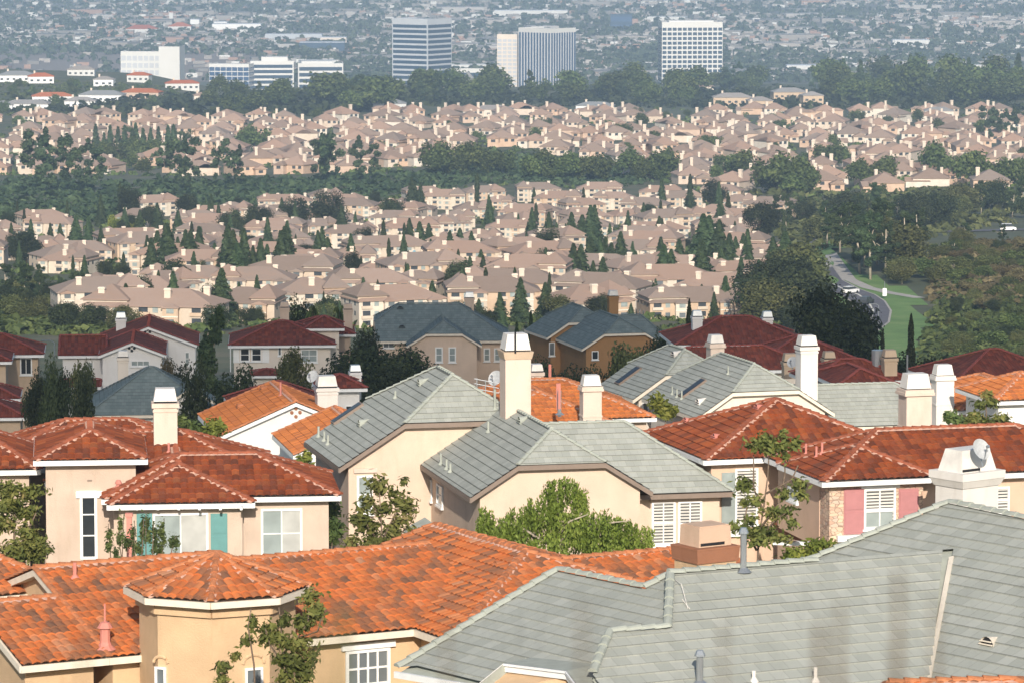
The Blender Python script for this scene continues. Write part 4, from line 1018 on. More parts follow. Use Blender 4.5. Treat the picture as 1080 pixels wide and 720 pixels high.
# weeping pepper tree: strands hanging from the limbs
d = 157.0; s = F / d; base = W(583, 640, d); root = empty('pepper_tree', base, 'feathery weeping green tree against the cream gable wall', 'tree')
pos = lambda x, y, dy=0: Vector(W(x, y, d)) - base + Vector((0, dy, 0))
mb = MB(); mb.tube([pos(582, 640), pos(580, 575), pos(583, 548), pos(590, 520)], [.11, .08, .06, .03], 7)
for x, y in ((555, 540), (620, 540), (530, 550), (650, 550), (600, 505), (515, 545), (665, 545)): mb.tube([pos(581, 575), pos((581 + x) / 2, y + 8, rng.uniform(-.5, .5)), pos(x, y, rng.uniform(-.8, .8))], [.06, .04, .015], 5)
place('trunk', mb.mesh('trunk', M['palebark'], smooth=True), root)
Vs, ts = [], []
for x, y, rx, ry, n in ((592, 512, 20, 13, 75), (575, 530, 20, 14, 60), (612, 522, 10, 10, 40), (552, 545, 22, 16, 85), (630, 548, 26, 15, 110), (590, 548, 26, 14, 90), (600, 563, 34, 13, 110), (525, 555, 18, 14, 70), (512, 545, 10, 16, 46), (508, 565, 10, 14, 40), (655, 555, 18, 12, 70), (678, 563, 12, 12, 46), (545, 570, 28, 10, 90), (640, 572, 30, 9, 90), (668, 574, 18, 6, 36), (505, 578, 14, 8, 30)):
    tone = rng.uniform(0, 1)
    for i in range(int(n * 1.05)):
        q = unit(1)[0] * rng.uniform(.3, 1) ** .5; p = np.array(pos(x + q[0] * rx, y + q[2] * ry * .8, q[1] * rx / s)); L = rng.uniform(.4, 1.05); dr = unit(1)[0] * .22; dr[2] = -1; m = int(L / .030)
        u = np.linspace(0, L, m)[:, None]; pp = p + dr * u + rng.normal(size=(m, 3)) * .035; nr = unit(m)
        Vs.append(quads(pp, nr, .066, 2.4, np.repeat(dr[None], m, 0))); ts.append(np.clip(tone * .4 + .6 * rng.uniform(0, 1, m), 0, 1))
place('crown', np_mesh('crown', np.concatenate(Vs), 4, M['willow_leaf'], np.concatenate(ts)), root)

leafy('young_tree', 'small bronze green tree in front of the cream house window', 403, 158,
      [[(404, 640), (403, 575), (402, 545), (400, 515)], [(403, 570), (415, 545), (428, 525)], [(403, 575), (388, 555), (380, 535)], [(402, 550), (393, 530), (390, 512)], [(404, 580), (420, 565), (434, 550)]],
      [(400, 512, 13, 9), (415, 520, 11, 9), (428, 532, 10, 9), (386, 528, 10, 9), (378, 548, 9, 8), (404, 536, 14, 9), (425, 548, 13, 8), (390, 556, 13, 9), (372, 570, 9, 8), (412, 562, 14, 9), (434, 560, 7, 9), (396, 572, 16, 7), (420, 574, 14, 6), (380, 538, 8, 10), (424, 508, 4, 5)], 1500, .15, 'bronze_leaf', r0=.045)
leafy('slender_tree', 'thin leggy tree with leaf clumps before the peach house wall', 808, 160,
      [[(797, 640), (800, 570), (806, 530), (810, 500), (812, 460)], [(806, 540), (795, 515), (795, 480)], [(803, 555), (822, 530), (828, 500), (828, 470)], [(808, 520), (835, 505), (842, 490)], [(798, 580), (785, 555), (788, 530)], [(800, 570), (815, 550), (835, 535)]],
      [(806, 462, 14, 8), (825, 458, 7, 8), (792, 470, 9, 5), (812, 475, 13, 6), (838, 468, 7, 6), (828, 478, 6, 5), (788, 512, 9, 8), (798, 528, 8, 7), (783, 530, 6, 7), (842, 512, 9, 8), (846, 524, 8, 6), (828, 520, 9, 6), (818, 538, 11, 7), (834, 536, 9, 6), (792, 548, 9, 7), (808, 560, 15, 8), (800, 570, 14, 7), (820, 566, 13, 7), (785, 556, 8, 7), (838, 552, 6, 6)], 1700, .15, 'bronze_leaf', r0=.05)
leafy('yard_tree', 'yellow green bushy tree at the left edge beside the sand wall', 14, 150, [[(14, 660), (14, 590), (16, 545), (10, 515)], [(14, 590), (30, 560), (38, 540)]],
      [(8, 512, 12, 9), (25, 520, 10, 8), (12, 532, 16, 10), (30, 540, 12, 9), (8, 552, 14, 10), (26, 560, 14, 10), (14, 576, 18, 9), (40, 572, 9, 7), (36, 586, 14, 7), (10, 592, 14, 7), (48, 580, 7, 5)], 2600, .13, 'bronze_leaf', r0=.06)
leafy('spiky_shrub', 'upright leafy shoots below the teal window shutters', 150, 163, [[(x, 610), (x + dx * .5, 580), (x + dx, t)] for x, dx, t in ((118, -4, 552), (128, 2, 545), (131, -8, 560), (138, 3, 556), (148, 4, 546), (154, 0, 540), (160, 2, 552), (170, 3, 546), (176, 10, 565), (142, 0, 548))],
      [(x, y, 3, 9) for x, y in ((116, 562), (113, 576), (127, 552), (129, 566), (133, 572), (140, 562), (142, 578), (150, 552), (151, 566), (155, 550), (157, 564), (162, 560), (163, 574), (172, 554), (172, 566), (180, 572), (186, 570), (122, 582), (148, 580), (170, 580))], 1500, .1, 'mid_leaf', 'shrub', r0=.03)
leafy('climbing_tree', 'spindly sunlit tree growing up the turret house wall', 300, 116, [[(300, 760), (298, 690), (296, 655), (294, 640)], [(298, 690), (315, 670), (325, 655), (326, 640)], [(270, 760), (268, 700), (262, 660), (265, 640)], [(240, 760), (236, 715)], [(316, 672), (335, 665), (340, 648)], [(300, 700), (285, 680), (280, 662)]],
      [(325, 632, 9, 7), (330, 645, 12, 9), (322, 658, 14, 8), (338, 640, 6, 5), (300, 655, 9, 8), (292, 670, 12, 8), (305, 678, 12, 9), (286, 662, 7, 6), (266, 660, 6, 9), (262, 676, 6, 7), (277, 674, 8, 7), (296, 692, 12, 8), (312, 695, 14, 9), (250, 690, 5, 5), (236, 702, 9, 8), (234, 714, 7, 8), (330, 690, 9, 12), (322, 712, 12, 10), (300, 712, 10, 9)], 1900, .115, 'bronze_leaf', r0=.035)
for nm, lb, px, d, bl, n, mt in (
    ('shrub', 'dark shrub in the gap between the rust roof and cream house', 350, 172, [(349, 538, 10, 9), (352, 552, 9, 10), (350, 566, 10, 9)], 900, 'mid_leaf'),
    ('shrub', 'bright yellow green shrub beside the stone front wall', 856, 162, [(845, 584, 12, 6), (860, 580, 14, 7), (872, 585, 9, 5), (836, 590, 9, 5)], 900, 'lime_leaf'),
    ('shrub', 'green bush poking up between white house and grey eave', 320, 214, [(318, 488, 8, 8), (310, 494, 9, 6), (324, 480, 5, 6)], 500, 'lime_leaf'),
    ('shrub', 'small bush sprouting before the twin gable house', 702, 224, [(698, 428, 9, 7), (708, 432, 7, 6), (703, 437, 9, 5)], 500, 'lime_leaf'),
    ('shrub', 'leafy twigs standing along the orange gable eave', 228, 206, [(226, 446, 8, 6), (232, 452, 8, 6), (222, 456, 7, 5)], 420, 'willow_leaf'),
    ('shrub', 'bush behind the rust ridge beside its white chimney', 197, 212, [(192, 442, 7, 5), (201, 448, 8, 6), (207, 453, 6, 4)], 420, 'mid_leaf'),
    ('shrub', 'leaf tips at the lower picture edge on the grey roof', 748, 108, [(744, 714, 8, 4), (756, 716, 9, 5), (735, 719, 7, 4)], 260, 'lime_leaf'),
    ('shrub', 'clipped hedge below the tall chimney at the right', 1005, 226, [(1004, 440, 8, 7), (1012, 446, 8, 7)], 420, 'mid_leaf')):
    leafy(nm, lb, px, d, [[(px, bl[0][1] + 90), (px, bl[0][1] + 5)]], bl, n, .16 * d / 180, mt, 'shrub')
leafy('garden_tree', 'slim young tree by the butter yellow wall', 1042, 224, [[(1043, 500), (1042, 460), (1040, 430), (1043, 415)], [(1042, 455), (1055, 440)], [(1042, 450), (1028, 438)]],
      [(1040, 415, 7, 5), (1046, 425, 8, 5), (1034, 428, 7, 5), (1026, 438, 7, 6), (1056, 440, 9, 5), (1050, 450, 8, 5), (1064, 446, 5, 4), (1036, 445, 7, 5), (1020, 446, 6, 5)], 700, .2, 'bronze_leaf', r0=.06)

# ---- dark trees around the houses of the middle ground
MID = [  # kind, px, top, d, width px, label
 ('broad', 58, 382, 282, 28, 'dark round tree left of the slate pyramid roof'), ('broad', 88, 392, 276, 24, 'dark tree hugging the left side of the slate pyramid roof'),
 ('olive', 88, 372, 318, 26, 'thin tree before the white maroon gabled house'), ('broad', 40, 396, 290, 30, 'dark bush tree above the low maroon roofs'),
 ('tall', 222, 322, 306, 44, 'tall black-green tree between white house and cream maroon house'), ('broad', 205, 385, 285, 30, 'low dark tree under the tall black-green tree'), ('broad', 250, 388, 288, 46, 'dark spreading tree below the cream house shutters'),
 ('olive', 311, 365, 345, 34, 'sparse dark tree in front of the maroon hip house'), ('brown', 172, 382, 312, 24, 'small reddish tree beside the white gable wall'), ('broad', 186, 385, 318, 26, 'dark shrub tree right of the white gable wall'),
 ('broad', 352, 384, 318, 40, 'dark tree above the small maroon roof and white chimney'), ('broad', 388, 364, 330, 60, 'large dark tree left of the cream slate house'), ('broad', 430, 368, 345, 56, 'dark tree covering the corner of the cream slate house'), ('broad', 412, 385, 312, 60, 'dark tree just above the cream house gable'),
 ('broad', 600, 388, 300, 46, 'dark tree behind the orange hip roof'), ('olive', 662, 348, 330, 46, 'half bare dark tree before the brown slate house'), ('broad', 572, 380, 330, 34, 'dark tree between tall chimney and brown house'), ('broad', 636, 392, 292, 40, 'dark low tree left of the twin grey gables'),
 ('olive', 790, 362, 296, 40, 'sprawling tree before the long maroon roof'), ('broad', 868, 304, 425, 66, 'big black oak left of the curving road'), ('broad', 902, 318, 412, 54, 'black oak beside the road bend'), ('broad', 880, 330, 395, 70, 'wide black oak crown nearest the maroon roofs'),
 ('broad', 950, 374, 360, 50, 'dark bushes under the tall cypress'), ('broad', 984, 378, 352, 44, 'dark clump right of the tall cypress'), ('cypress', 961, 333, 350, 9, 'tall black cypress standing against the park'), ('cypress', 931, 350, 370, 6, 'short black cypress at the lawn edge'), ('cypress', 727, 318, 342, 9, 'dark cypress left of the long maroon roof'),
 ('broad', 700, 352, 345, 30, 'dark tree behind the twin grey gables peak'), ('bush', 900, 398, 262, 22, 'small palm-like bush above the grey roof ridge'), ('conifer', 560, 330, 402, 20, 'dark conifer behind the tall pink-white chimney'), ('conifer', 545, 340, 405, 18, 'conifer beside the cream slate house chimney'),
 ('palm', 358, 318, 388, 16, 'palm beside the maroon hip house chimney'), ('palm', 330, 316, 392, 18, 'palm rising behind the maroon hip roof'), ('broad', 315, 320, 398, 30, 'round tree behind the maroon hip roof ridge'), ('broad', 385, 345, 372, 26, 'grey green tree left of the slate blue roof'),
 ('broad', 1010, 385, 322, 40, 'dark bush left of the edge maroon roof')]
for kd, px, top, d, wpx, lb in MID: tree_px(kd, {'cypress': 'cypress_tree', 'conifer': 'conifer_tree', 'palm': 'palm_tree', 'bush': 'shrub'}.get(kd, 'dark_tree'), px, top, None, d, lb, wpx * 1.35 if kd in ('broad', 'olive', 'brown') else wpx)
# ---------------------------------------------------------------- the valley: town houses, tract houses, park
def inpoly(x, y, P):
    c = False; j = len(P) - 1
    for i in range(len(P)):
        if (P[i][1] > y) != (P[j][1] > y) and x < (P[j][0] - P[i][0]) * (y - P[i][1]) / (P[j][1] - P[i][1]) + P[i][0]: c = not c
        j = i
    return c
BELT_A = [(0, 190), (0, 236), (70, 238), (150, 229), (240, 222), (335, 213), (430, 208), (505, 194), (640, 200), (700, 194), (650, 180), (560, 165), (480, 160), (445, 184), (360, 184), (330, 189), (120, 194)]
ROADSIDE = [(790, 206), (840, 200), (900, 206), (1000, 200), (1080, 214), (1080, 236), (900, 262), (840, 265), (815, 240)]
TOWN = [(0, 236), (150, 229), (335, 213), (430, 208), (505, 194), (640, 200), (760, 208), (835, 236), (830, 262), (822, 300), (806, 338), (560, 344), (330, 350), (108, 352), (100, 306), (0, 286)]
TRACT = [(0, 126), (190, 127), (330, 124), (420, 113), (700, 115), (1080, 120), (1080, 214), (1000, 214), (900, 216), (850, 228), (760, 210), (700, 194), (650, 179), (560, 163), (480, 158), (445, 183), (330, 187), (0, 188)]
def roofmat(name, a, b):
    m, N, L, P = newmat(name); oi = N.new('ShaderNodeObjectInfo'); g = N.new('ShaderNodeNewGeometry')
    f = noise(N, L, g.outputs['Position'], .55, 5, .7); wv = noise(N, L, g.outputs['Position'], 3.2, 2, .6)
    t = math_n(N, L, 'ADD', math_n(N, L, 'MULTIPLY', oi.outputs['Random'], .55), math_n(N, L, 'MULTIPLY', math_n(N, L, 'ADD', f, wv), .24))
    c = ramp(N, L, t, [(.12, a), (.45, tuple((p * .6 + q * .4) * s for p, q, s in zip(a, b, (1.0, 1.06, 1.1)))), (.62, tuple((p * .4 + q * .6) * s for p, q, s in zip(a, b, (1.08, .98, .92)))), (.88, b)]); L.new(c, P.inputs['Base Color']); P.inputs['Roughness'].default_value = .9; P.inputs['Specular IOR Level'].default_value = .15; return m
def wallmat(name, cols):
    m, N, L, P = newmat(name); oi = N.new('ShaderNodeObjectInfo'); g = N.new('ShaderNodeNewGeometry')
    c = ramp(N, L, oi.outputs['Random'], [(i / len(cols), c) for i, c in enumerate(cols)], 'CONSTANT')
    d = ramp(N, L, noise(N, L, g.outputs['Position'], .4, 4, .6), [(.3, (.82, .80, .78)), (.7, (1, 1, 1))])
    L.new(mix(N, L, 1.0, c, d, 'MULTIPLY'), P.inputs['Base Color']); P.inputs['Roughness'].default_value = .9; P.inputs['Specular IOR Level'].default_value = .15; return m
M['pinkroof'] = roofmat('pink_roof', (.25, .172, .13), (.42, .302, .235)); M['tanroof'] = roofmat('tan_roof', (.225, .165, .13), (.37, .28, .23)); M['greyroof'] = roofmat('grey_roof', (.22, .22, .22), (.34, .33, .32))
M['redroof'] = roofmat('red_roof', (.36, .09, .05), (.46, .16, .07))
M['tractwall'] = wallmat('tract_wall', [(.64, .53, .43), (.60, .45, .35), (.68, .58, .48), (.74, .67, .58), (.62, .45, .33)]); M['townwall'] = wallmat('town_wall', [(.61, .52, .42), (.64, .57, .47), (.58, .44, .32), (.67, .60, .51), (.60, .50, .40)])
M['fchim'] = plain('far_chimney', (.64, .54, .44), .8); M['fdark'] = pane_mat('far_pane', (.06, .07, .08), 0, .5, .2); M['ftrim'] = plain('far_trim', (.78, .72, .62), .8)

def lroof(mb, x0, y0, w, D, z, pitch=20, ridge='u', ends=('hip', 'hip'), oh=.5):
    """one roof block in the house's own axes; returns its ridge height"""
    x0, y0, w, D = x0 - oh, y0 - oh, w + 2 * oh, D + 2 * oh
    L, B = (w, D) if ridge == 'u' else (D, w); P = (lambda a, b, c: (x0 + a, y0 + b, z + c)) if ridge == 'u' else (lambda a, b, c: (x0 + b, y0 + a, z + c))
    hf = B / 2; r = hf * math.tan(R(pitch)); i0, i1 = [min(hf, L / 2) if e == 'hip' else 0 for e in ends]
    a, b, c, d, e, f = P(0, 0, 0), P(L, 0, 0), P(L, B, 0), P(0, B, 0), P(i0, hf, r), P(L - i1, hf, r)
    n = len(mb.v); mb.v += [a, b, c, d, e, f] + [(p[0], p[1], p[2] - .25) for p in (a, b, c, d)]
    for q in ((0, 1, 5, 4), (2, 3, 4, 5), (3, 0, 4), (1, 2, 5), (0, 6, 7, 1), (1, 7, 8, 2), (2, 8, 9, 3), (3, 9, 6, 0), (9, 8, 7, 6)): mb.f.append(tuple(n + i for i in q))
    return z + r
class Kit:
    """a house model: its root and the parts, which copies share"""
    def __init__(s, name, cat, group): s.name, s.cat, s.group, s.parts, s.n = name, cat, group, [], 0
    def add(s, name, mb, mat): s.parts.append((name, mb.mesh(name, M[mat])))
    def put(s, loc, rz, sc=1.0, label=''):
        if s.n == 0:
            s.root = empty(s.name, loc); s.kids = [place(n, me, s.root) for n, me in s.parts]; r = s.root
        else:
            r = s.root.copy(); C.objects.link(r)
            for k in s.kids: c = k.copy(); C.objects.link(c); c.parent = r
        s.n += 1; r.location = loc; r.rotation_euler = (0, 0, rz); r.scale = (sc, sc, sc); tag(r, label, s.cat, s.group); return r
def bx(x0, y0, z0, w, d, h): m = MB(); m.box((x0, y0, z0), (w, 0, 0), (0, d, 0), (0, 0, h)); return m
def chim(x, y, z0, z1, w=.9): m = MB(); m.frustum((x, y, z0), Vector((1, 0, 0)), Vector((0, 1, 0)), w, w * .8, z1 - z0 - .5, w, w * .8); m.frustum((x, y, z1 - .5), Vector((1, 0, 0)), Vector((0, 1, 0)), w * 1.2, w, .5, w, w * .8); return m
def tract_kit(i):
    rr = random.Random(40 + i); k = Kit('tract_house', 'house', 'pink roofed tract houses across the valley'); w, D, ze = rr.uniform(12.5, 16), rr.uniform(13.5, 16), 4.4; x0 = -w / 2
    rm = 'pinkroof' if i != 4 else 'tanroof'; m = MB(); zr = lroof(m, x0, 0, w, D, ze, 25, 'u' if i % 3 else 'v'); k.add('roof', m, rm)
    ww = w * rr.uniform(.36, .48); side = -1 if i % 2 else 1; wx = x0 if side < 0 else x0 + w - ww; wd = rr.uniform(2.5, 4.5)
    m = MB(); lroof(m, wx, -wd, ww, wd + D * .45, ze - (.0 if i % 2 else 1.2), 25, 'v', ('hip' if i % 2 else 'gable', 'hip')); k.add('roof', m, rm)
    m = MB(); m.box((x0, 0, -2), (w, 0, 0), (0, D, 0), (0, 0, ze + 1.8)); k.add('wall', m, 'tractwall')
    m = MB(); hz = ze - .1 - (0 if i % 2 else 1.2); m.box((wx, -wd, -2), (ww, 0, 0), (0, wd + .05, 0), (0, 0, hz + 1.8))
    if i % 2 == 0: m.poly([(wx, -wd, hz - .2), (wx + ww, -wd, hz - .2), (wx + ww / 2, -wd, hz + ww / 2 * .45)])
    k.add('wall', m, 'tractwall')
    for q in range(2): a = x0 + w * (.12 + .26 * q) if side > 0 else x0 + w * (.58 + .22 * q); k.add('window', bx(a, -.06, 2.5, 1.6, .06, 1.3), 'fdark')
    k.add('window', bx(wx + ww / 2 - 1, -wd - .06, 2.5 if i % 2 else 1.2, 2, .06, 1.3), 'fdark')
    a = x0 + w * (.15 if side > 0 else .85); k.add('chimney', chim(a, D * .35, ze - 1, zr + .9, 1.5), 'fchim')
    if i % 3 == 0: k.add('chimney', chim(x0 + w * .55, D * .8, ze, zr + .7, 1.4), 'fchim')
    k.look = (('pink roofed house with twin chimneys' if i % 3 == 0 else 'pink hip roofed house with one chimney') if i % 2 else ('pink roofed house with gabled wing, two chimneys' if i % 3 == 0 else 'pink roofed house with low gabled wing')); return k
def town_kit(i):
    rr = random.Random(90 + i); k = Kit('town_house_block', 'apartment block', 'tan roofed apartment blocks in the valley'); n = (3, 4, 3, 5, 4)[i]; bay = 7.2; w = n * bay; D = 17.5; st = (2, 3, 2, 2, 3)[i]; ze = 3.05 * st - .4; x0 = -w / 2
    m = MB(); zr = lroof(m, x0, 0, w, D, ze, 23); k.add('roof', m, 'tanroof')
    m = MB(); m.box((x0, 0, -3), (w, 0, 0), (0, D, 0), (0, 0, ze + 2.8)); k.add('wall', m, 'townwall')
    for b in range(n):
        bx0 = x0 + b * bay
        if (b + i) % 2 == 0:                       # a projecting bay with its own little roof
            m = MB(); lroof(m, bx0 + .8, -1.5, 4.2, 6, ze - .15, 19, 'v', ('hip' if i % 2 else 'gable', 'hip'), .35); k.add('roof', m, 'tanroof')
            m = MB(); m.box((bx0 + .8, -1.5, -3), (4.2, 0, 0), (0, 1.52, 0), (0, 0, ze + 2.6))
            if i % 2 == 0: m.poly([(bx0 + .8, -1.5, ze - .5), (bx0 + 5, -1.5, ze - .5), (bx0 + 2.9, -1.5, ze + .5)])
            k.add('wall', m, 'townwall')
            for s in range(st): k.add('window', bx(bx0 + 1.9, -1.57, s * 3.05 + .9, 2.0, .07, 1.5), 'midpane' if s % 2 == 0 else 'greyblind'); k.add('sill', bx(bx0 + .75, -1.66, s * 3.05 - .12, 4.3, .16, .25), 'ftrim')
        else:                                      # balconies: recess shade painted as flat dark panels behind a parapet
            for s in range(st): k.add('balcony_shade', bx(bx0 + 1.2, -.05, s * 3.05 + 1.0, 2.5, .05, 1.6), 'fdark'); k.add('parapet', bx(bx0 + .8, -.5, s * 3.05 + .1, 3.4, .5, .95), 'townwall')
            for s in range(st): k.add('window', bx(bx0 + 5.0, -.06, s * 3.05 + .9, 1.5, .06, 1.5), 'greyblind' if s else 'midpane')
    m = MB(); q = .34 * w; lroof(m, x0 + (0 if i % 2 else w - q), 1.2, q, D - 2.4, ze + 1.5, 23, 'u'); k.add('roof', m, 'tanroof'); m = MB(); m.box((x0 + (0 if i % 2 else w - q) + .1, 1.3, ze - .5), (q - .2, 0, 0), (0, D - 2.6, 0), (0, 0, 1.9)); k.add('wall', m, 'townwall')
    m = MB(); lroof(m, x0 + w * .3, D - 5, w * .3, 9, ze - .1, 23, 'v'); k.add('roof', m, 'tanroof')
    for yy in (3, 8, 12.5):
        for s in range(st): k.add('window', bx(x0 - .06, yy, s * 3.05 + .9, .06, 1.4, 1.4), 'midpane')
    k.add('window', bx(x0 + w, 3, ze - 2.2, .06, 1.6, 1.4), 'fdark'); k.add('window', bx(x0 + w, 8, ze - 2.2, .06, 1.6, 1.4), 'fdark')
    for c in range((2, 2, 1, 4, 2)[i]): a = x0 + w * (c + .5) / (2, 2, 1, 4, 2)[i]; k.add('chimney', chim(a, D * (.25 + .4 * (c % 2)), ze, zr + .5, 1.7), 'fchim')
    k.look = ('tan roofed two storey block with gabled bays', 'tan roofed three storey block with hipped bays', 'short tan roofed block with gables', 'long tan roofed block with four chimneys', 'three storey tan roofed block with gables')[i]; return k
tkits = [tract_kit(i) for i in range(6)]; akits = [town_kit(i) for i in range(5)]
ORD = 'first second third fourth fifth sixth seventh eighth ninth tenth eleventh twelfth thirteenth fourteenth fifteenth sixteenth seventeenth eighteenth nineteenth twentieth'.split() + ['twenty-' + x for x in 'first second third fourth fifth sixth seventh eighth ninth'.split()] + ['thirtieth'] + ['thirty-' + x for x in 'first second third fourth fifth sixth seventh eighth ninth'.split()] + ['fortieth']
rp = random.Random(5)
HOUSES = []
def rows(zone, y0, y1, dy, stepm, kits, skip, jit, rowname, yawf, forbid=()):
    y, r = y0, 0; spots = []
    while y < y1:
        row = []; x = rp.uniform(-30, 0)
        while x < 1130:
            g = ground_at(x, y, 700); sc = F / g.y; yy = y + rp.uniform(-jit, jit)
            cx = min(max(x, 3), 1077)
            if inpoly(cx, yy, zone) and not any(inpoly(cx, yy, f) for f in forbid):
                if rp.random() > skip: row.append((x, yy))
                else: spots.append((x, yy))
            x += stepm * sc * rp.uniform(.85, 1.25) * (1 if kits is tkits else .88 + .22 * (y - 216) / 130)
        for i, (x, yy) in enumerate(row):
            g = ground_at(x, yy, 700); k = rp.choice(kits)
            o = k.put((g.x, g.y, g.z), yawf(), rp.uniform(.9, 1.1) * (1 if kits is tkits else .56 + .14 * (y - 216) / 130), f'{k.look}, {ORD[i]} from left in {ORD[r]} {rowname}'); HOUSES.append((o, x, yy))
        if row: r += 1
        y += dy * rp.uniform(.9, 1.1)
    return spots
gap1 = rows(TRACT, 123, 216, 6.7, 17.0, tkits, .06, 2.0, 'tract row', lambda: rp.choice((0, 0, .25, -.25, 1.57, -1.57, .5, -.5)) + rp.uniform(-.15, .15), (BELT_A, ROADSIDE))
gap2 = rows(TOWN, 216, 350, 7.8, 23, akits, .13, 2.5, 'apartment row', lambda: rp.choice((0, .15, -.2, .3, -.35, .45, -.1)) + rp.uniform(-.1, .1), (BELT_A,))
print('tract', sum(k.n for k in tkits), 'town', sum(k.n for k in akits))
# small teal roofed pavilion between the apartment rows
k = W(437, 264, 1035); pv_ = empty('pavilion', (k.x, 1035, tz(k.x, 1035)), 'tiny pavilion with pointed pale blue roof between apartment blocks', 'pavilion'); m = MB(); zt = k.z - pv_.location.z
M['bluetile'] = plain('blue_tile', (.16, .33, .40), .6); m.frustum((0, 0, zt - 3.4), Vector((1, 0, 0)), Vector((0, 1, 0)), 5.0, 5.0, 3.4, .3, .3); place('roof', m.mesh('roof', M['bluetile']), pv_)
m = MB(); m.box((-1.8, -1.8, -1), (3.6, 0, 0), (0, 3.6, 0), (0, 0, zt - 2.3)); place('wall', m.mesh('wall', M['ftrim']), pv_)

# ---- trees of the valley
cnt = {}
def vtree(kd, name, px, py, h, what, group, wide=1.0, d=None):
    g = ground_at(px, py, 560) if d is None else Vector(((px - 540) / F * d, d, tz((px - 540) / F * d, d)))
    return tree(kd, name, (g.x, g.y, g.z), h, what, group=group, wide=wide)
VT = []
def put(kd, name, px, py, h, look, place_, group, wide=1.0): VT.append((vtree(kd, name, px, py, h, '', group, wide), px, py, look, place_))
G1, G2, G3, G4 = 'trees among the pink tract houses', 'conifers between the apartment blocks', 'big trees along the ridge', 'park and roadside trees'
for x, y in gap1 + [(rp.uniform(0, 1080), rp.uniform(122, 210)) for i in range(80)]:
    if inpoly(x, y, TRACT) and not inpoly(x, y, BELT_A): put('farround', 'far_tree', x, y - 1, rp.uniform(4.5, 9), 'round green tree', 'among the pink tract houses', G1, rp.uniform(.9, 1.4))
for a, b, y, n, kd, h in ((96, 196, 168, 13, 'farcone', 15), (100, 190, 172, 8, 'farround', 11), (30, 75, 203, 3, 'fartall', 22), (60, 110, 203, 4, 'fartall', 20), (165, 210, 199, 4, 'fartall', 22), (218, 258, 198, 3, 'fartall', 19), (328, 352, 191, 3, 'fartall', 19), (375, 395, 188, 2, 'fartall', 16), (450, 540, 184, 8, 'farround', 13), (560, 640, 190, 8, 'farround', 12),
        (658, 712, 190, 6, 'farround', 13), (765, 788, 188, 3, 'farround', 15), (806, 856, 205, 6, 'farround', 15), (905, 940, 196, 4, 'farround', 11), (975, 1000, 188, 3, 'farround', 13), (1015, 1080, 196, 6, 'farround', 12), (860, 900, 176, 3, 'farround', 11), (1035, 1078, 150, 6, 'fartall', 20), (640, 660, 146, 3, 'farround', 9), (260, 275, 162, 2, 'farround', 13)):
    for i in range(n): put(kd, 'far_tree', a + (b - a) * (i + rp.uniform(.1, .9)) / n, y + rp.uniform(-2, 2), h * rp.uniform(.75, 1.2), {'farcone': 'dark pointed tree', 'farround': 'dark round tree', 'fartall': 'tall loose eucalyptus'}[kd], 'beside the pink tract houses', G1)
for i in range(120):                               # ridge line
    x = rp.uniform(195, 1085); y = rp.uniform(96, 111) if x > 420 else rp.uniform(104, 120)
    if 735 < x < 880: y = rp.uniform(90, 97)
    put(rp.choice(('farround', 'farround', 'fartall')), 'ridge_tree', x, y, rp.uniform(12, 22) if x > 330 else rp.uniform(8, 18), 'big dark tree', 'on the ridge', G3, rp.uniform(1, 1.4))
for i in range(26): put('farround', 'ridge_tree', rp.uniform(0, 190), rp.uniform(92, 122), rp.uniform(5, 9), 'small garden tree', 'beside the ridge top houses', G3)
for i in range(18): put(rp.choice(('farround', 'farcone')), 'ridge_tree', rp.uniform(860, 1085), rp.uniform(94, 106), rp.uniform(20, 30), 'very tall dark tree', 'on the ridge behind the condominiums', G3, 1.1)
EXC = [(183, 347, 55), (133, 345, 42), (151, 343, 30), (234, 352, 58), (286, 338, 36), (104, 345, 30), (456, 330, 34), (488, 318, 36), (470, 300, 30), (549, 345, 48), (575, 340, 42), (505, 345, 26), (520, 332, 22), (765, 335, 44), (740, 330, 30), (700, 330, 26), (780, 330, 50), (800, 320, 46), (815, 300, 50), (790, 300, 40)]
for x, y, hp in EXC:
    g = ground_at(x, min(y, 341), 600); put('conifer', 'conifer_tree', x, min(y, 341), hp / F * g.y, 'dark green conifer', 'in front of the lowest apartment blocks', G2, 1.25)
for a, b, y, n, hp in ((150, 235, 287, 12, 38), (228, 305, 300, 11, 42), (255, 345, 268, 6, 30), (330, 352, 286, 3, 30), (480, 530, 300, 7, 26), (440, 500, 272, 5, 24), (560, 640, 300, 8, 30), (560, 632, 262, 9, 34), (600, 660, 295, 7, 34), (660, 735, 285, 9, 26), (740, 800, 285, 9, 40), (690, 760, 262, 6, 22), (30, 110, 262, 5, 26), (110, 190, 250, 5, 24), (690, 850, 305, 10, 40)):
    for i in range(n):
        x = a + (b - a) * (i + rp.uniform(.1, .9)) / n; yy = y + rp.uniform(-3, 8); g = ground_at(x, yy, 600)
        kd_ = 'conifer' if rp.random() < .8 else 'broad'; put(kd_, 'conifer_tree', x, yy, hp * (rp.uniform(.85, 1.5) if kd_ == 'conifer' else .55) / F * g.y, 'dark green conifer', 'between the apartment blocks', G2, rp.uniform(1.0, 1.5))
for i in range(150):
    x = rp.uniform(0, 835); y = rp.uniform(218, 340); g = ground_at(x, y, 600)
    if inpoly(x, y, TOWN): put(rp.choice(('conifer', 'conifer', 'cypress', 'broad')), 'conifer_tree', x, y, rp.uniform(22, 40) / F * g.y, 'small dark tree', 'threaded between the apartment rows', G2, rp.uniform(.8, 1.15))
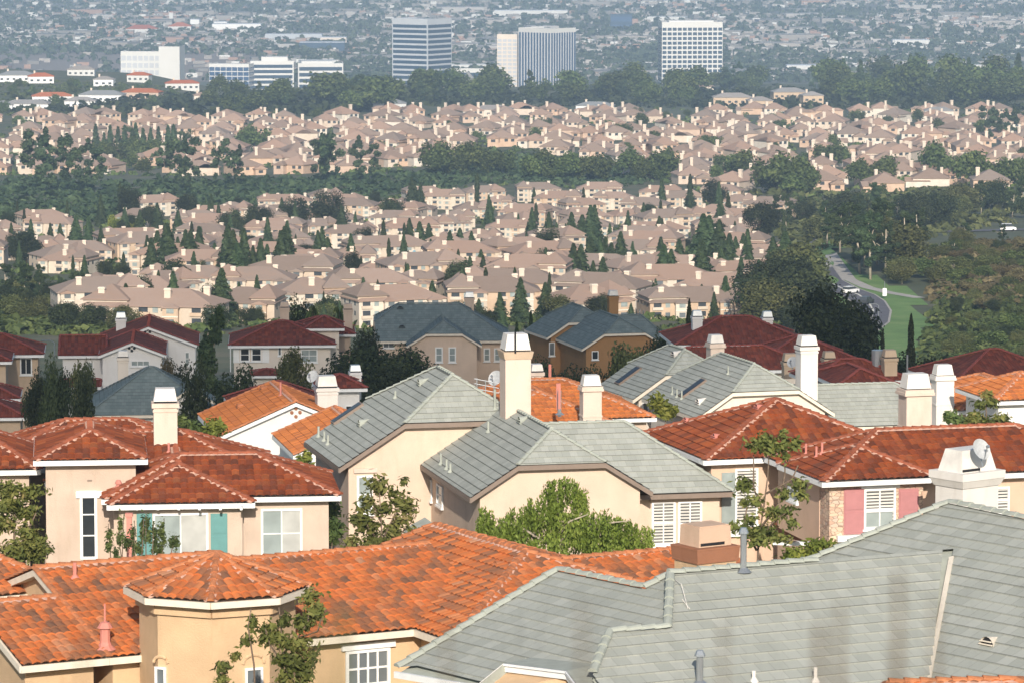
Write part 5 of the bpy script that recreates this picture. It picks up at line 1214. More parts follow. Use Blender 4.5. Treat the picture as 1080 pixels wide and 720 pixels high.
for i in range(26):
    x = rp.uniform(110, 840); y = rp.uniform(338, 352); g = ground_at(x, y, 500); put(rp.choice(('conifer', 'olive', 'broad')), 'conifer_tree', x, y, rp.uniform(16, 34) / F * g.y, 'tree', 'at the foot of the lowest apartment blocks', G2, 1.2)
for x, y in gap2 + [(rp.uniform(0, 830), rp.uniform(222, 335)) for i in range(20)]:
    if inpoly(x, y, TOWN): put('broad', 'valley_tree', x, y, rp.uniform(3.5, 6.5), 'rounded tree', 'between the apartment blocks', G2)
for i in range(30):                                # trees crowding round the park and the valley road
    t = i / 29; x = 800 + 280 * t + rp.uniform(-8, 8); y = (rp.uniform(222, 238) if x > 1000 else rp.uniform(226, 262)) - 6 * t; g = ground_at(x, y, 700)
    put(rp.choice(('tall', 'tall', 'olive', 'broad')), 'roadside_tree', x, y, rp.uniform(7, 14), 'grey green tree', 'along the valley road', G4, rp.uniform(.9, 1.25))
for i in range(34):
    x = rp.uniform(940, 1085); y = rp.uniform(252, 300); put(rp.choice(('olive', 'brown', 'bush', 'olive', 'tall')), 'brush_tree', x, y, rp.uniform(2.5, 6), 'brown green brush', 'beyond the lawn', G4, 1.4)
for x, y, h, kd in ((907, 290, 14, 'tall'), (918, 296, 16, 'tall'), (934, 290, 13, 'tall'), (900, 276, 15, 'tall'), (946, 286, 12, 'olive'), (886, 266, 13, 'tall'), (912, 282, 14, 'tall'), (955, 276, 13, 'tall'), (928, 270, 15, 'tall'), (872, 262, 11, 'tall'), (968, 268, 12, 'tall'), (925, 280, 14, 'tall'), (940, 275, 11, 'olive'), (838, 300, 11, 'olive'), (848, 318, 12, 'olive'), (832, 330, 12, 'broad'), (820, 335, 12, 'broad'), (843, 340, 11, 'broad'), (812, 345, 10, 'olive'), (800, 340, 10, 'broad')):
    put(kd, 'park_tree', x, y, h, 'loose leaved park tree' if kd != 'broad' else 'dark park tree', 'beside the green lawn', G4, 1.3)
for i in range(85):                                # brush of the park slope
    y = rp.uniform(262, 395); x = rp.uniform(1000 if y < 345 else 988, 1090)
    put(rp.choice(('olive', 'olive', 'brown', 'broad', 'bush', 'bush')) if y < 330 else rp.choice(('olive', 'bush', 'broad', 'bush', 'olive')), 'brush_tree', x, y, rp.uniform(2.2, 4.4), 'rounded brush', 'on the park slope', G4, rp.uniform(1, 1.5))
for i in range(46):                                # slope below the apartments on the left
    x = rp.uniform(-5, 118); y = rp.uniform(318, 352); put(rp.choice(('olive', 'broad', 'broad', 'tall')), 'slope_tree', x, y, rp.uniform(3, 6.5), 'slope tree', 'below the apartments', 'trees on the slope above the maroon roofs', rp.uniform(1, 1.4))
for x, y, hp in ((8, 322, 46), (25, 325, 52), (42, 322, 44), (66, 330, 40), (84, 332, 48), (97, 332, 40)):
    g = ground_at(x, y, 600); put('tall', 'slope_tree', x, y, hp / F * g.y, 'tall dark tree', 'below the apartments', 'trees on the slope above the maroon roofs', 1.2)
for x, y in ((122, 246), (134, 248), (146, 247), (548, 294), (566, 295), (584, 293), (602, 291), (252, 262), (436, 262), (470, 268), (604, 268), (722, 300)):
    g = ground_at(x, y, 600); put('limebush', 'valley_tree', x, y, rp.uniform(14, 21) / F * g.y, 'yellow green bushy tree', 'among the apartment blocks', G2, .9)
# labels: name the tree by its neighbours in reading order
by = {}
for o, px, py, look, pl in VT: by.setdefault((look, pl), []).append((px, py, o))
for (look, pl), L_ in by.items():
    L_.sort(key=lambda t: t[0]); n = len(L_)
    for i, (px, py, o) in enumerate(L_):
        if n == 1: o['label'] = f'{look} standing {pl}'; continue
        j = i + 1; fl = 'left'
        if i > n // 2: j = n - i; fl = 'right'
        o['label'] = f'{look} {pl}, {ORD[j - 1] if j <= 40 else "number " + str(j)} from {fl}'

# ---- ground cover
def scatter(name, polys, n, size, mat, lift=.8, d0=600, dmax=6000):
    P = []
    bb = [(min(q[0] for q in p), max(q[0] for q in p), min(q[1] for q in p), max(q[1] for q in p)) for p in polys]; ar = np.array([(b[1] - b[0]) * (b[3] - b[2]) for b in bb]); ar = ar / ar.sum()
    for p, b, a in zip(polys, bb, ar):
        for i in range(int(n * a)):
            x, y = rp.uniform(b[0], b[1]), rp.uniform(b[2], b[3])
            if inpoly(x, y, p): g = ground_at(x, y, d0); P.append((g.x, g.y, g.z))
    P = np.array(P); k = 14; m = len(P); c = np.repeat(P, k, 0); d = unit(m * k); sz = np.repeat(size * rng.uniform(.5, 1.5, m), k)
    d[:, 2] = np.abs(d[:, 2]); pos = c + d * sz[:, None] * np.array([1.1, 1.1, .75]) + np.array([0, 0, lift * 0])
    nr = d + .7 * unit(m * k) + np.array([0, 0, .2]); nr /= np.linalg.norm(nr, axis=1, keepdims=True)
    tone = np.repeat(rng.uniform(0, 1, m), k); V = quads(pos, nr, sz * .75, 1.3)
    o = place(name, np_mesh(name, V, 4, M[mat], np.clip(.6 * tone + .4 * rng.uniform(0, 1, m * k), 0, 1))); o['kind'] = 'stuff'; return o
scatter('hill_grass_clumps', [[(0, 84), (0, 124), (200, 124), (200, 92)]], 900, 1.6, 'mid_leaf'); scatter('shrub_belt', [BELT_A], 4600, 2.1, 'blue_leaf'); scatter('tract_gardens', [TRACT], 1500, 2.0, 'mid_leaf'); scatter('valley_gardens', [TOWN], 1600, 1.5, 'mid_leaf')
scatter('ridge_undergrowth', [[(0, 108), (0, 126), (190, 127), (330, 124), (420, 113), (1080, 120), (1080, 96), (420, 92), (190, 104)]], 1700, 4.2, 'dark_leaf'); scatter('roadside_undergrowth', [ROADSIDE], 700, 2.4, 'olive_leaf')
PARK = [(984, 330), (992, 268), (1180, 252), (1180, 402), (972, 402), (974, 366)]
scatter('park_brush', [PARK], 2600, 1.3, 'mid_leaf', d0=500); scatter('park_dry_brush', [[(985, 266), (1080, 256), (1080, 322), (985, 318)]], 900, 1.4, 'brown_leaf', d0=500)
scatter('garden_shrubs', [[(104, 330), (840, 322), (846, 352), (100, 354)]], 600, 1.0, 'mid_leaf', d0=500)
scatter('hillside_scrub', [[(1090, 262), (1280, 262), (1280, 690), (1096, 690)], [(-10, 360), (-190, 360), (-190, 690), (-16, 690)]], 1500, 1.1, 'olive_leaf', d0=110)
scatter('slope_undergrowth', [[(-10, 300), (112, 322), (112, 356), (-10, 352)]], 1100, 1.6, 'mid_leaf', d0=500)

# ---- park lawn, road, path and cars, laid on the valley floor
def sheet(name, pts, mat, lift, sub=1, d0=600):
    mb = MB(); P = [ground_at(x, y, d0) + UP * lift for x, y in pts]; mb.poly(P); o = place(name, mb.mesh(name, mat)); o['kind'] = 'structure'; return o
def strip(name, mid, half, mat, lift):
    P = [ground_at(x, y, 600) for x, y in mid]; mb = MB(); E = []
    for i, p in enumerate(P):
        d = P[min(i + 1, len(P) - 1)] - P[max(i - 1, 0)]; d.z = 0; s = Vector((-d.y, d.x, 0)).normalized(); hw = half[i] if isinstance(half, list) else half
        a, b = p + s * hw, p - s * hw; a.z = tz(a.x, a.y) + lift; b.z = tz(b.x, b.y) + lift; E.append((a, b))
    for (a, b), (c, d) in zip(E, E[1:]): mb.poly([a, c, d, b])
    o = place(name, mb.mesh(name, mat)); o['kind'] = 'structure'; return E
def grid_sheet(name, poly, mat, lift, step=5):
    """a sheet that follows the ground, cut to an outline"""
    b = [ground_at(x, y, 600) for x, y in poly]; mb = MB(); xs = [p.x for p in b]; ys = [p.y for p in b]; pl = [(p.x, p.y) for p in b]
    y = min(ys)
    while y < max(ys):
        x = min(xs)
        while x < max(xs):
            if inpoly(x + step / 2, y + step / 2, pl): mb.poly([(x + i * step, y + j * step, tz(x + i * step, y + j * step) + lift) for i, j in ((0, 0), (1, 0), (1, 1), (0, 1))])
            x += step
        y += step
    o = place(name, mb.mesh(name, mat)); o['kind'] = 'structure'
m, N, L, P = newmat('lawn_grass'); g = N.new('ShaderNodeNewGeometry'); L.new(ramp(N, L, noise(N, L, g.outputs['Position'], .12, 5, .6), [(.3, (.08, .16, .035)), (.55, (.13, .23, .055)), (.75, (.20, .25, .085))]), P.inputs['Base Color']); P.inputs['Roughness'].default_value = .95; M['lawn'] = m
M['asphalt'] = plain('asphalt', (.115, .11, .125), .9, var=.2, scale=.4); M['paving'] = plain('paving', (.40, .37, .33), .9, var=.15, scale=.5); M['line'] = plain('road_paint', (.7, .68, .6), .8)
grid_sheet('lawn', [(846, 256), (880, 256), (898, 286), (940, 298), (968, 316), (980, 345), (966, 388), (880, 394), (878, 350), (872, 322), (862, 296)], M['lawn'], .10, 4)
road = [(846, 252), (850, 266), (858, 282), (872, 298), (890, 307), (905, 312), (915, 319), (921, 329), (918, 341), (904, 351), (884, 358), (845, 364)]
strip('valley_road', road, 3.5, M['asphalt'], .22); strip('kerb', road, 3.95, M['paving'], .17); strip('road_line', road, .22, M['line'], .24)
strip('footpath', [(862, 256), (876, 268), (886, 282), (896, 296), (915, 305), (938, 310), (970, 315)], 1.5, M['paving'], .15)
strip('upper_road', [(900, 250), (930, 247), (980, 245.5), (1030, 244.5), (1090, 243)], 4.5, M['asphalt'], .25)
# cars
def car(px, py, label, body, rz, van=False, up=.25):
    g = ground_at(px, py, 650); root = empty('parked_car' if van else 'car', g + UP * up, label, 'van' if van else 'car', None, rz); mb = MB(); x = Vector((1, 0, 0)); y = Vector((0, 1, 0)); L2, H = (5.2, 1.0) if van else (4.4, .72)
    pr = [(-L2 / 2, .35), (-L2 / 2, .35 + H * .75), (-L2 * .46, .35 + H), (L2 * .30, .35 + H), (L2 / 2, .35 + H * .72), (L2 / 2, .35)]
    def ext(pr, w, mb):
        n = len(mb.v); mb.v += [(a, -w / 2, b) for a, b in pr] + [(a, w / 2, b) for a, b in pr]; k = len(pr); mb.f += [tuple(n + i for i in range(k)), tuple(n + k + i for i in range(k))[::-1]] + [(n + i, n + (i + 1) % k, n + k + (i + 1) % k, n + k + i) for i in range(k)]
    ext(pr, 1.8, mb); top = .35 + H; rh = .95 if van else .55
    place('body', mb.mesh('body', body), root); c = MB(); ext([(-L2 * .45, top), (-L2 * .40, top + rh), (L2 * .10 + (.6 if van else 0), top + rh), (L2 * .27, top)], 1.62, c); cab = place('cabin', c.mesh('cabin', M['fdark']), root)
    c = MB(); c.box((-L2 * .40, -.78, top + rh), (L2 * .5 + (.6 if van else 0), 0, 0), (0, 1.56, 0), (0, 0, .06)); place('roof', c.mesh('roof', body), root)
    for sx in (-1, 1):
        for sy in (-1, 1): c = MB(); c.tube([(sx * L2 * .31, sy * .80, .34), (sx * L2 * .31, sy * .95, .34)], [.34, .34], 12); place('wheel', c.mesh('wheel', M['black']), root)
    return root
M['cardark'] = plain('car_dark', (.05, .055, .06), .3); M['carwhite'] = plain('car_white', (.8, .8, .8), .3)
car(914, 322, 'dark car driving round the bend of the valley road', M['cardark'], 1.1); car(897, 311, 'white car on the valley road behind the black oak', M['carwhite'], .9); car(1063, 244.5, 'white van parked on the upper road at the right edge', M['carwhite'], .05, True)
# street lamps and signs
def lamp(px, base, top, d, label, name='street_lamp', sign=False):
    b = W(px, base, d); t = W(px, top, d); r = empty(name, b, label, 'sign' if sign else 'street lamp'); h = t.z - b.z; m = MB(); m.tube([(0, 0, 0), (0, 0, h)], [.09, .06], 6)
    place('pole', m.mesh('pole', M['metal']), r); m = MB()
    if sign: m.box((-.45, -.1, h - 3.2), (.9, 0, 0), (0, .06, 0), (0, 0, 1.7)); place('panel', m.mesh('panel', M['carwhite']), r)
    else: m.tube([(0, 0, h - .05), (-.5, 0, h + .25), (-1.5, 0, h + .2)], [.06, .05, .09], 6); place('arm', m.mesh('arm', M['metal']), r)
lamp(57.5, 378, 361, 500, 'pale street lamp above the dark tree at the left'); lamp(926.5, 345, 322, 820, 'grey lamp post on the inner side of the road bend'); lamp(933, 312, 297, 930, 'white park sign on a post beyond the bend', 'park_sign', True)
# ---------------------------------------------------------------- far office towers, ridge houses, the city plain
M['tw'] = plain('tower_white', (.60, .60, .585), .6, var=.04, scale=.05); M['tg'] = pane_mat('tower_glass', (.04, .075, .13), 0, .5, .25); M['tb'] = pane_mat('tower_blue_glass', (.05, .10, .20), 0, .5, .25); M['tc'] = plain('tower_cream', (.66, .58, .50), .7, var=.04, scale=.05); M['tlt'] = plain('tower_grey', (.45, .48, .52), .7, var=.05, scale=.05)
def tower(name, label, px, top, d, w, D, rz, floors, wall, glass, style, penthouse=None, basez=None):
    """px: middle of the near corner or front; w x D metres"""
    t = W(px, top, d); z0 = tz(t.x, d) - 2 if basez is None else basez; H = t.z - z0; r = empty(name, (t.x, d, z0), label, 'office tower', None, rz)
    m = MB(); m.box((-w / 2, -D / 2, 0), (w, 0, 0), (0, D, 0), (0, 0, H)); place('wall', m.mesh('wall', M[wall]), r); fh = H * .94 / floors
    if style == 'bands':
        for f in range(floors):
            m = MB(); z = fh * f + fh * .27; h = fh * .62
            for (x, y, a, b) in ((-w / 2 + 1, -D / 2 - .12, w - 2, .14), (-w / 2 + 1, D / 2 - .02, w - 2, .14), (-w / 2 - .12, -D / 2 + 1, .14, D - 2), (w / 2 - .02, -D / 2 + 1, .14, D - 2)): m.box((x, y, z), (a, 0, 0), (0, b, 0), (0, 0, h))
            place('window_band', m.mesh('window_band', M[glass]), r)
    elif style == 'grid':
        nb, nd = max(3, round(w / 4.6)), max(3, round(D / 4.6))
        for f in range(floors):
            m = MB(); z = fh * f + fh * .2; h = fh * .66
            for i in range(nb):
                for y in (-D / 2 - .12, D / 2 - .02): m.box((-w / 2 + w * (i + (.12 if glass != 'tb' else .05)) / nb, y, z - (0 if glass != 'tb' else fh * .1)), (w / nb * (.78 if glass != 'tb' else .9), 0, 0), (0, .14, 0), (0, 0, h if glass != 'tb' else fh * .82))
            for i in range(nd):
                for x in (-w / 2 - .12, w / 2 - .02): m.box((x, -D / 2 + D * (i + .18) / nd, z), (.14, 0, 0), (0, D / nd * .68, 0), (0, 0, h))
            place('window_band', m.mesh('window_band', M[glass]), r)
    elif style == 'fins':
        nb, nd = max(3, round(w / 3.4)), max(3, round(D / 3.4))
        for i in range(nb): m = MB(); m.box((-w / 2 + w * (i + .3) / nb, -D / 2 - .3, 1), (w / nb * .55, 0, 0), (0, .32, 0), (0, 0, H - 4)); place('window_strip', m.mesh('window_strip', M[glass]), r)
        for i in range(nd):
            for x in (-w / 2 - .3, w / 2 - .02): m = MB(); m.box((x, -D / 2 + D * (i + .3) / nd, 1), (.32, 0, 0), (0, D / nd * .55, 0), (0, 0, H - 4)); place('window_strip', m.mesh('window_strip', M[glass]), r)
    m = MB(); m.box((-w / 2, -D / 2, H), (w, 0, 0), (0, .5, 0), (0, 0, 1)); m.box((-w / 2, -D / 2 + .5, H), (.5, 0, 0), (0, D - .5, 0), (0, 0, 1)); m.box((w / 2 - .5, -D / 2 + .5, H), (.5, 0, 0), (0, D - .5, 0), (0, 0, 1)); place('parapet', m.mesh('parapet', M[wall]), r)
    if penthouse:
        x, w2, h = penthouse; m = MB(); m.box((x - w2 / 2, -D * .3, H), (w2, 0, 0), (0, D * .6, 0), (0, 0, h)); place('penthouse', m.mesh('penthouse', M[wall]), r)
    return r
tower('office_tower', 'tall square glass tower with white bands, left of the cream slab', 445, 20.5, 3760, 38, 37, R(-34), 13, 'tlt', 'tg', 'bands')
tower('office_tower', 'square tower of vertical white fins and blue glass', 577, 30.5, 3800, 38, 34, R(-42), 14, 'tw', 'tb', 'fins')
tower('office_slab', 'slim cream slab tower attached left of the finned tower', 537, 37, 3825, 18, 26, R(-8), 13, 'tc', 'tlt', 'grid')
tower('office_tower', 'white gridded tower standing alone at right', 728, 24, 3800, 54, 34, R(4), 13, 'tw', 'tg', 'grid', (0, 40, 2))
tower('office_block', 'low blue glass block with white frame', 246, 68, 3560, 34, 30, R(-10), 6, 'tw', 'tb', 'grid')
tower('office_block', 'white stepped office block beside the blue glass block', 287, 65, 3575, 36, 28, R(3), 6, 'tw', 'tg', 'bands', (2, 22, 4))
tower('office_block', 'low white office block with dark bands left of the glass tower', 338, 67.5, 3600, 38, 28, R(3), 5, 'tw', 'tg', 'bands', (-3, 26, 2.5))
tower('white_building', 'broad white building with small square openings', 151, 55, 3650, 34, 26, R(-6), 5, 'tw', 'tlt', 'grid')
tower('white_building', 'taller plain white block joined to the broad white building', 181, 50, 3640, 18, 24, R(-6), 2, 'tw', 'tlt', 'plain')
tower('dark_office', 'small dark blue office box far out on the plain', 655, 15.5, 6350, 32, 20, R(2), 2, 'tg', 'tb', 'bands')
t = tower('low_hall', 'low white hall with flat roof between the two office towers', 500, 73, 3900, 44, 20, R(-5), 1, 'tw', 'tg', 'bands')
# houses on the ridge
def ridge_house(px, top, d, w, D, roof, wall, label, rz=0, gables=('hip', 'hip'), hgt=5.5, pitch=20, chims=1, name='ridge_house', dormer=False):
    d = ground_at(px, top + (hgt + 3) * F / 3050, 2000, 3290).y; t = W(px, top, d); rise = (D / 2 + .5) * math.tan(R(pitch)); z0 = tz(t.x, d) + .3; r = empty(name, (t.x, d, z0), label, 'house', None, rz); m = MB(); zr = lroof(m, -w / 2, -D / 2, w, D, hgt, pitch, 'u', gables); place('roof', m.mesh('roof', M[roof]), r)
    m = MB(); m.box((-w / 2, -D / 2, -6), (w, 0, 0), (0, D, 0), (0, 0, hgt + 5.8)); place('wall', m.mesh('wall', M[wall]), r)
    n = max(2, int(w / 4))
    for s in range(2 if hgt > 5 else 1):
        for i in range(n): m = bx(-w / 2 + w * (i + .3) / n, -D / 2 - .06, 1 + 2.7 * s, w / n * .45, .06, 1.4); place('window', m.mesh('window', M['fdark']), r)
    for c in range(chims): m = chim(-w / 2 + w * (.25 + .5 * c), 0, hgt, zr + 1.4, 1.2); place('chimney', m.mesh('chimney', M['fchim']), r)
    return r
for a in ((18, 75, 3330, 26, 14, 'greyroof', 'carwhite', 'grey roofed white ridge house at the far left edge'), (43, 76.5, 3320, 18, 12, 'redroof', 'carwhite', 'ridge house with small bright red roof'), (86, 69, 3420, 20, 12, 'greyroof', 'tw', 'pale flat ridge building behind the red roof'), (55, 98, 3090, 27, 12, 'redroof', 'carwhite', 'long low ridge house with orange red roof'), (30, 106, 3020, 30, 12, 'greyroof', 'carwhite', 'grey roofed bungalow nearest the tract at the left'), (108, 97, 3080, 30, 14, 'greyroof', 'carwhite', 'wide grey roofed white ridge house'), (85, 103, 3040, 20, 12, 'greyroof', 'carwhite', 'small grey roofed ridge house below the wide one'), (150, 94, 3110, 26, 12, 'redroof', 'L', 'orange roofed ridge house at the hill end'),
          (147, 75, 3420, 16, 10, 'redroof', 'tw', 'red roofed house below the broad white building'), (192, 84, 3350, 24, 10, 'redroof', 'tw', 'low red roof right of the broad white building'), (110, 80, 3380, 14, 10, 'greyroof', 'carwhite', 'white arched gable house on the ridge'), (212, 97, 3120, 10, 9, 'tanroof', 'Gw', 'lone small tan house among ridge trees'), (4, 107, 3010, 14, 12, 'greyroof', 'carwhite', 'white ridge house cut by the left edge'),
          (832, 93, 3010, 24, 14, 'greyroof', 'tan', 'cream condominium with grey roof, right of the long one'), (772, 99, 3030, 26, 14, 'greyroof', 'tan', 'long tan condominium under grey roof below the white tower'), (801, 103, 3030, 16, 12, 'greyroof', 'tan', 'short tan condominium wing between the two longer ones'), (856, 97, 3000, 14, 12, 'greyroof', 'tan', 'narrow cream condominium end among dark trees'), (735, 84, 3300, 26, 14, 'tanroof', 'Gw', 'orange base building at the foot of the white tower'),
          (470, 80, 3420, 22, 14, 'greyroof', 'tw', 'grey hip roofed hall left of the steep gable'), (410, 106, 2990, 22, 12, 'greyroof', 'tw', 'grey house half hidden below the glass tower'), (520, 112, 2960, 24, 12, 'greyroof', 'Gw', 'grey roofed house under the ridge trees'), (628, 108, 2990, 24, 12, 'greyroof', 'carwhite', 'white balconied house below the finned tower'), (990, 114, 2960, 18, 11, 'greyroof', 'Gw', 'grey gabled house below the tall ridge trees'), (680, 82, 3420, 14, 10, 'greyroof', 'carwhite', 'white gabled house left of the white tower')):
    ridge_house(a[0], a[1], a[2], a[3], a[4], a[5], a[6], a[7], rp.uniform(-.2, .2), hgt=4.6 if 'condominium' not in a[7] else 7.5)
ridge_house(494, 79, 3400, 16, 14, 'greyroof', 'carwhite', 'steep white fronted grey gable like a chapel', 1.57, ('gable', 'gable'), 5, 50, 0, 'chapel')
M['hazy_leaf'] = leaf_mat('hazy_leaf', [(0, (.05, .075, .045)), (1, (.11, .14, .08))], .2)  # paler grey green: distance haze painted into the leaf colour
# ---- the plain: built-up city as one mass, with woods between
def plain_pts(n, d0, d1):
    d = 1 / (1 / d0 + (1 / d1 - 1 / d0) * rng.uniform(0, 1, n)); x = rng.uniform(-.132, .132, n) * d; return x, d
def dens(x, d): return .5 + .5 * np.sin(x / 210 + d / 330) * np.sin(x / 97 - d / 610 + 1.7) + .35 * np.sin(d / 150 + x / 900)
def boxes(name, n, mats, thr, wr, hr, d0=4650, d1=9500):
    x, d = plain_pts(n * 3, d0, d1); k = (dens(x, d) + .35 * rng.normal(size=len(x)) > thr); x, d = x[k][:n], d[k][:n]
    left = (d < 5600) & (x < -.058 * d); keep = ~left | (rng.uniform(0, 1, len(x)) < .12); x, d = x[keep], d[keep]; n = len(x)
    w, l, h = rng.uniform(*wr, n), rng.uniform(wr[0] * .6, wr[1] * .6, n), rng.uniform(*hr, n); z = terrain(x, d) - .5; a = rng.uniform(-.3, .3, n); ca, sa = np.cos(a), np.sin(a)
    cs = np.array([(-.5, -.5), (.5, -.5), (.5, .5), (-.5, .5)]); V = np.empty((n, 5, 4, 3))
    cx = x[:, None] + cs[:, 0] * w[:, None] * ca[:, None] - cs[:, 1] * l[:, None] * sa[:, None]; cy_ = d[:, None] + cs[:, 0] * w[:, None] * sa[:, None] + cs[:, 1] * l[:, None] * ca[:, None]
    for f in range(4):
        g = (f + 1) % 4
        for c, (i, t) in enumerate(((f, 0), (g, 0), (g, 1), (f, 1))): V[:, f, c] = np.stack([cx[:, i], cy_[:, i], z + h * t], 1)
    for c in range(4): V[:, 4, c] = np.stack([cx[:, c], cy_[:, c], z + h], 1)
    o = place(name, np_mesh(name, V.reshape(-1, 3), 4, mats, np.repeat(rng.uniform(0, 1, n), 5))); o['kind'] = 'stuff'; return o
def citymat():
    m, N, L, P = newmat('hazy_city_mix'); at = N.new('ShaderNodeAttribute'); at.attribute_name = 'rnd'
    L.new(ramp(N, L, at.outputs['Fac'], [(0, (.20, .19, .18)), (.3, (.28, .26, .24)), (.5, (.36, .33, .30)), (.64, (.34, .22, .17)), (.74, (.42, .40, .38)), (.90, (.62, .62, .60))], 'CONSTANT'), P.inputs['Base Color']); P.inputs['Roughness'].default_value = .8; return m  # narrow tone range: fading by haze painted into the buildings
M['city'] = citymat()
boxes('distant_city', 11000, M['city'], .30, (6, 15), (3, 5.5)); boxes('distant_halls', 150, M['city'], .4, (30, 75), (5, 8))
x, d = plain_pts(17000, 4500, 9500); k = dens(x, d) + .5 * rng.normal(size=len(x)) < .62; k &= ~((d < 5500) & (x < -.06 * d) & (rng.uniform(0, 1, len(x)) < .8)); x, d = x[k], d[k]; n = len(x); q = 7
c = np.repeat(np.stack([x, d, terrain(x, d) + 2.5], 1), q, 0); dd = unit(n * q); dd[:, 2] = np.abs(dd[:, 2]); s = np.repeat(rng.uniform(2.5, 6.5, n), q); nr = dd + .5 * unit(n * q); nr /= np.linalg.norm(nr, axis=1, keepdims=True)
o = place('distant_woods', np_mesh('distant_woods', quads(c + dd * s[:, None] * np.array([1, 1, .8]), nr, s * 1.1, 1.2), 4, M['hazy_leaf'], np.repeat(rng.uniform(0, 1, n), q))); o['kind'] = 'stuff'
# single buildings one can pick out on the plain
def plain_block(px, top, d, w, D, h, mat, label, name='distant_building', roof=None):
    d = ground_at(px, top + (12 if h is None else 4), 4600, 9300).y; t = W(px, top, d); z0 = tz(t.x, d) - 1; r = empty(name, (t.x, d, z0), label, 'building'); hh = t.z - z0 if h is None else h; m = MB(); m.box((-w / 2, -D / 2, 0), (w, 0, 0), (0, D, 0), (0, 0, hh)); place('wall', m.mesh('wall', M[mat]), r)
    m = MB()
    if roof: lroof(m, -w / 2, -D / 2, w, D, hh, 22, 'u')
    else: m.box((-w / 2 + .5, -D / 2 + .5, hh), (w - 1, 0, 0), (0, D - 1, 0), (0, 0, .8))
    place('roof', m.mesh('roof', M[roof or 'tlt']), r); return r
plain_block(180.5, 13, 5900, 6, 6, None, 'tw', 'slender white tower rising from red roofs on the plain', 'bell_tower', 'redroof')
for px, y, d, w, h, mt, rf, lb in ((150, 31, 5700, 46, 7, 'tw', 'redroof', 'red roofed white hall left below the slender tower'), (190, 29, 5750, 34, 8, 'tw', 'redroof', 'red roofed hall right below the slender tower'), (206, 22, 6300, 14, 8, 'carwhite', None, 'small bright white cube right of the slender tower'), (250, 29, 5900, 72, 11, 'carwhite', None, 'long bright white warehouse right of the slender tower'), (233, 26, 6050, 20, 10, 'carwhite', None, 'white annex left of the long bright warehouse'),
    (310, 39, 5450, 80, 9, 'tlt', None, 'wide grey shed above the white stepped office block'), (352, 42, 5300, 36, 9, 'tc', None, 'pinkish shed right of the wide grey shed'), (340, 50, 5050, 60, 12, 'tg', None, 'dark blue shed behind the low white office block'), (1040, 87, 4750, 60, 9, 'carwhite', None, 'white shed at the right, just over the ridge trees'), (860, 72, 4950, 70, 8, 'tw', None, 'long pale shed right of the white tower'), (960, 45, 5400, 50, 9, 'tw', None, 'pale shed high on the plain at the right'), (560, 13, 6700, 120, 9, 'tw', None, 'long pale roof line at the top of the plain')):
    plain_block(px, y, d, w, 26, h, mt, lb, roof=rf)
# ---- a fair-weather cloud, high up behind the viewer, whose shadow lies over the middle rows of houses
m = bpy.data.materials.new('cloud_mist'); m.use_nodes = True; N = m.node_tree.nodes; N.remove(N['Principled BSDF']); v = N.new('ShaderNodeVolumePrincipled'); v.inputs['Color'].default_value = (1, 1, 1, 1); v.inputs['Density'].default_value = .02; m.node_tree.links.new(v.outputs[0], N['Material Output'].inputs['Volume'])
bm = bmesh.new(); bmesh.ops.create_icosphere(bm, subdivisions=5, radius=1)
for q in bm.verts:
    c = q.co; k = 1 + .10 * math.sin(c.x * 7 + c.y * 3) + .07 * math.sin(c.y * 11 - c.z * 5 + 1) + .05 * math.sin(c.x * 17 + 2); q.co = Vector((c.x * 190 * k, c.y * 150 * k, (c.z if c.z > 0 else c.z * .35) * 42 * k))
me = bpy.data.meshes.new('cloud'); bm.to_mesh(me); bm.free(); me.materials.append(m)
CH = 650; o = place('cloud', me, None, (-8 + (CH + 48) / math.tan(R(25)) * math.sin(R(2)), 428 - (CH + 48) / math.tan(R(25)), CH)); o['kind'] = 'structure'
EXPO = 0.2; HAZE = 1.12e-4; HAZEC = (.56, .77, 1.0, 1)
# ---------------------------------------------------------------- camera, light, air
sc = bpy.context.scene
cam = bpy.data.objects.new('camera', bpy.data.cameras.new('camera')); C.objects.link(cam); sc.camera = cam
cam.rotation_euler = (math.pi / 2 - TH, 0, 0); cam.data.sensor_width = 36; cam.data.lens = 36 * F / 1080; cam.data.clip_start = .1; cam.data.clip_end = 60000
cam.data.dof.use_dof = True; cam.data.dof.focus_distance = 260; cam.data.dof.aperture_fstop = 8.0
SE, SA = R(25), R(2)                          # sun: low, straight behind the camera
sd = Vector((math.sin(SA) * math.cos(SE), -math.cos(SA) * math.cos(SE), math.sin(SE)))
sun = bpy.data.lights.new('sun', 'SUN'); sun.energy = 4.8; sun.angle = R(.53); sun.color = (1, .915, .80)
so = bpy.data.objects.new('sun', sun); C.objects.link(so); so.rotation_euler = sd.to_track_quat('Z', 'Y').to_euler()
w = bpy.data.worlds.new('World'); sc.world = w; w.use_nodes = True
sky = w.node_tree.nodes.new('ShaderNodeTexSky'); sky.sky_type = 'NISHITA'; sky.sun_disc = False; sky.sun_elevation = SE; sky.sun_rotation = math.pi - SA
sky.air_density = 1; sky.dust_density = 1.2
bg = w.node_tree.nodes['Background']; bg.inputs[1].default_value = .115; w.node_tree.links.new(sky.outputs[0], bg.inputs[0])
vs = sc.view_settings; vs.view_transform = 'Standard'; vs.look = 'None'; vs.gamma = 1; vs.exposure = EXPO; vs.use_curve_mapping = False
cy = sc.cycles; cy.max_bounces = 5; cy.diffuse_bounces = 2; cy.glossy_bounces = 2; cy.transmission_bounces = 2; cy.volume_bounces = 0; cy.transparent_max_bounces = 4
cy.use_denoising = True; cy.denoiser = 'OPENIMAGEDENOISE'; cy.use_adaptive_sampling = True; cy.adaptive_threshold = .02
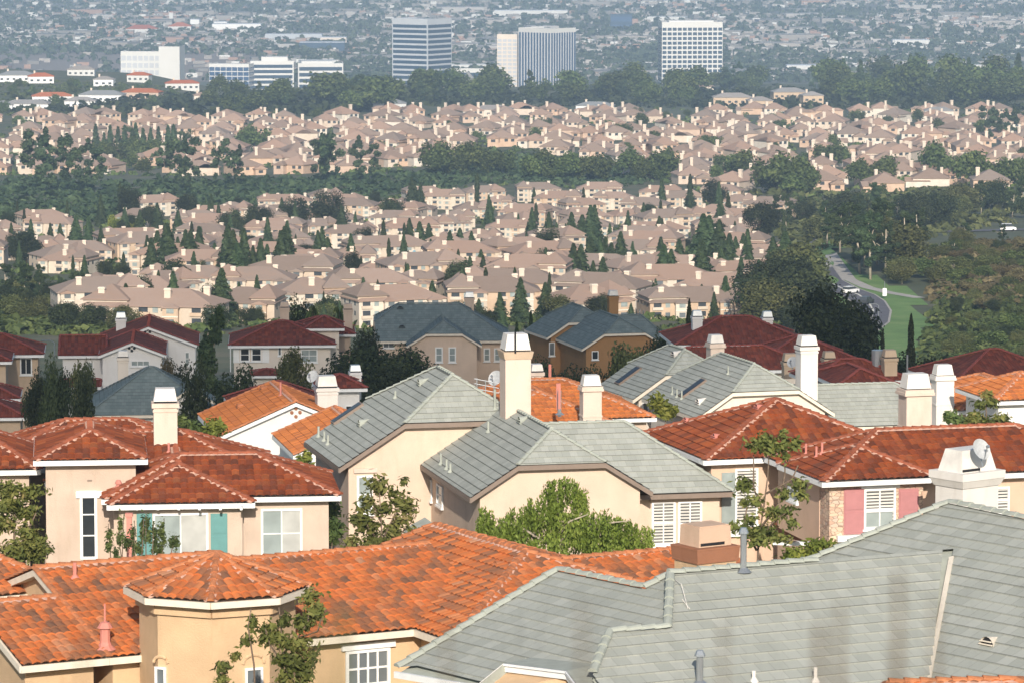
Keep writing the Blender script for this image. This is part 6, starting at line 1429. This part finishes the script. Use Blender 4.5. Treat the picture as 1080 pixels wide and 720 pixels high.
# haze: one box of even, thin air
def airbox(x0, x1, y0, y1, z0, z1):
    b = MB(); b.box((x0, y0, z0), (x1 - x0, 0, 0), (0, y1 - y0, 0), (0, 0, z1 - z0)); return b
hm = bpy.data.materials.new('haze_air'); hm.use_nodes = True; N = hm.node_tree.nodes; N.remove(N['Principled BSDF'])
pv = N.new('ShaderNodeVolumePrincipled'); pv.inputs['Color'].default_value = HAZEC; pv.inputs['Density'].default_value = HAZE; pv.inputs['Anisotropy'].default_value = 0
hm.node_tree.links.new(pv.outputs[0], N['Material Output'].inputs['Volume'])
if HAZE > 0:
    o = place('haze', airbox(-6000, 6000, -260, 41000, -254, 42).mesh('haze', hm)); o['kind'] = 'stuff'
# ---------------------------------------------------------------- dry grass stalks close to the lens, out of focus
M['dry_stem'] = plain('dry_stem', (.12, .085, .05), .9); M['green_stem'] = plain('green_stem', (.09, .10, .04), .9)
def stalk(px, top, d, r, bend, label, mat):
    x = (px - 540) / F * d; z0 = tz(x, d); t = W(px, top, d); h = t.z - z0; o = empty('grass_stalk', (x, d, z0), label, 'grass stalk', 'dry stalks just in front of the lens'); m = MB()
    m.tube([(0, 0, -.05), (bend * .2, 0, h * .5), (bend, .02, h)], [r * 1.05, r * 1.05, r * .7], 5); place('stem', m.mesh('stem', M[mat]), o)
    q = lambda t: (bend * (.2 + .8 * (t - .5) * 2), .02 * (t - .5) * 2, h * t); m = MB(); m.tube([q(.80), q(.86), q(.93), q(1.0)], [r * .8, r * 1.9, r * 1.6, r * .4], 6); place('seed_head', m.mesh('seed_head', M[mat]), o)
for px, top, d, r, bend, mat, lb in ((872, 664, 3.0, .0042, .0, 'dry_stem', 'thickest blurred brown stalk in front of the grey roof'), (942, 606, 3.3, .0030, .01, 'dry_stem', 'tallest blurred stalk before the grey roof below the dish'), (1012, 640, 3.1, .0026, -.012, 'dry_stem', 'blurred stalk beside the half round roof vent'), (905, 640, 3.6, .0028, -.01, 'dry_stem', 'thin blurred stalk left of the metal valley'), (602, 640, 3.2, .0022, .01, 'dry_stem', 'faint blurred stalk before the grey roof and orange tiles'),
    (482, 655, 3.4, .0020, -.01, 'dry_stem', 'faint blurred stalk at the grey eave corner'), (346, 648, 2.9, .0040, .008, 'green_stem', 'thick green blurred stem by the turret wall tree'), (352, 668, 3.1, .0030, -.012, 'green_stem', 'second green blurred stem by the turret house window'), (66, 690, 3.0, .0024, .008, 'dry_stem', 'blurred stalk under the left orange eave'), (760, 660, 3.5, .0020, .006, 'dry_stem', 'faint blurred stalk below the grey vent pipe')):
    stalk(px, top, d, r, bend, lb, mat)
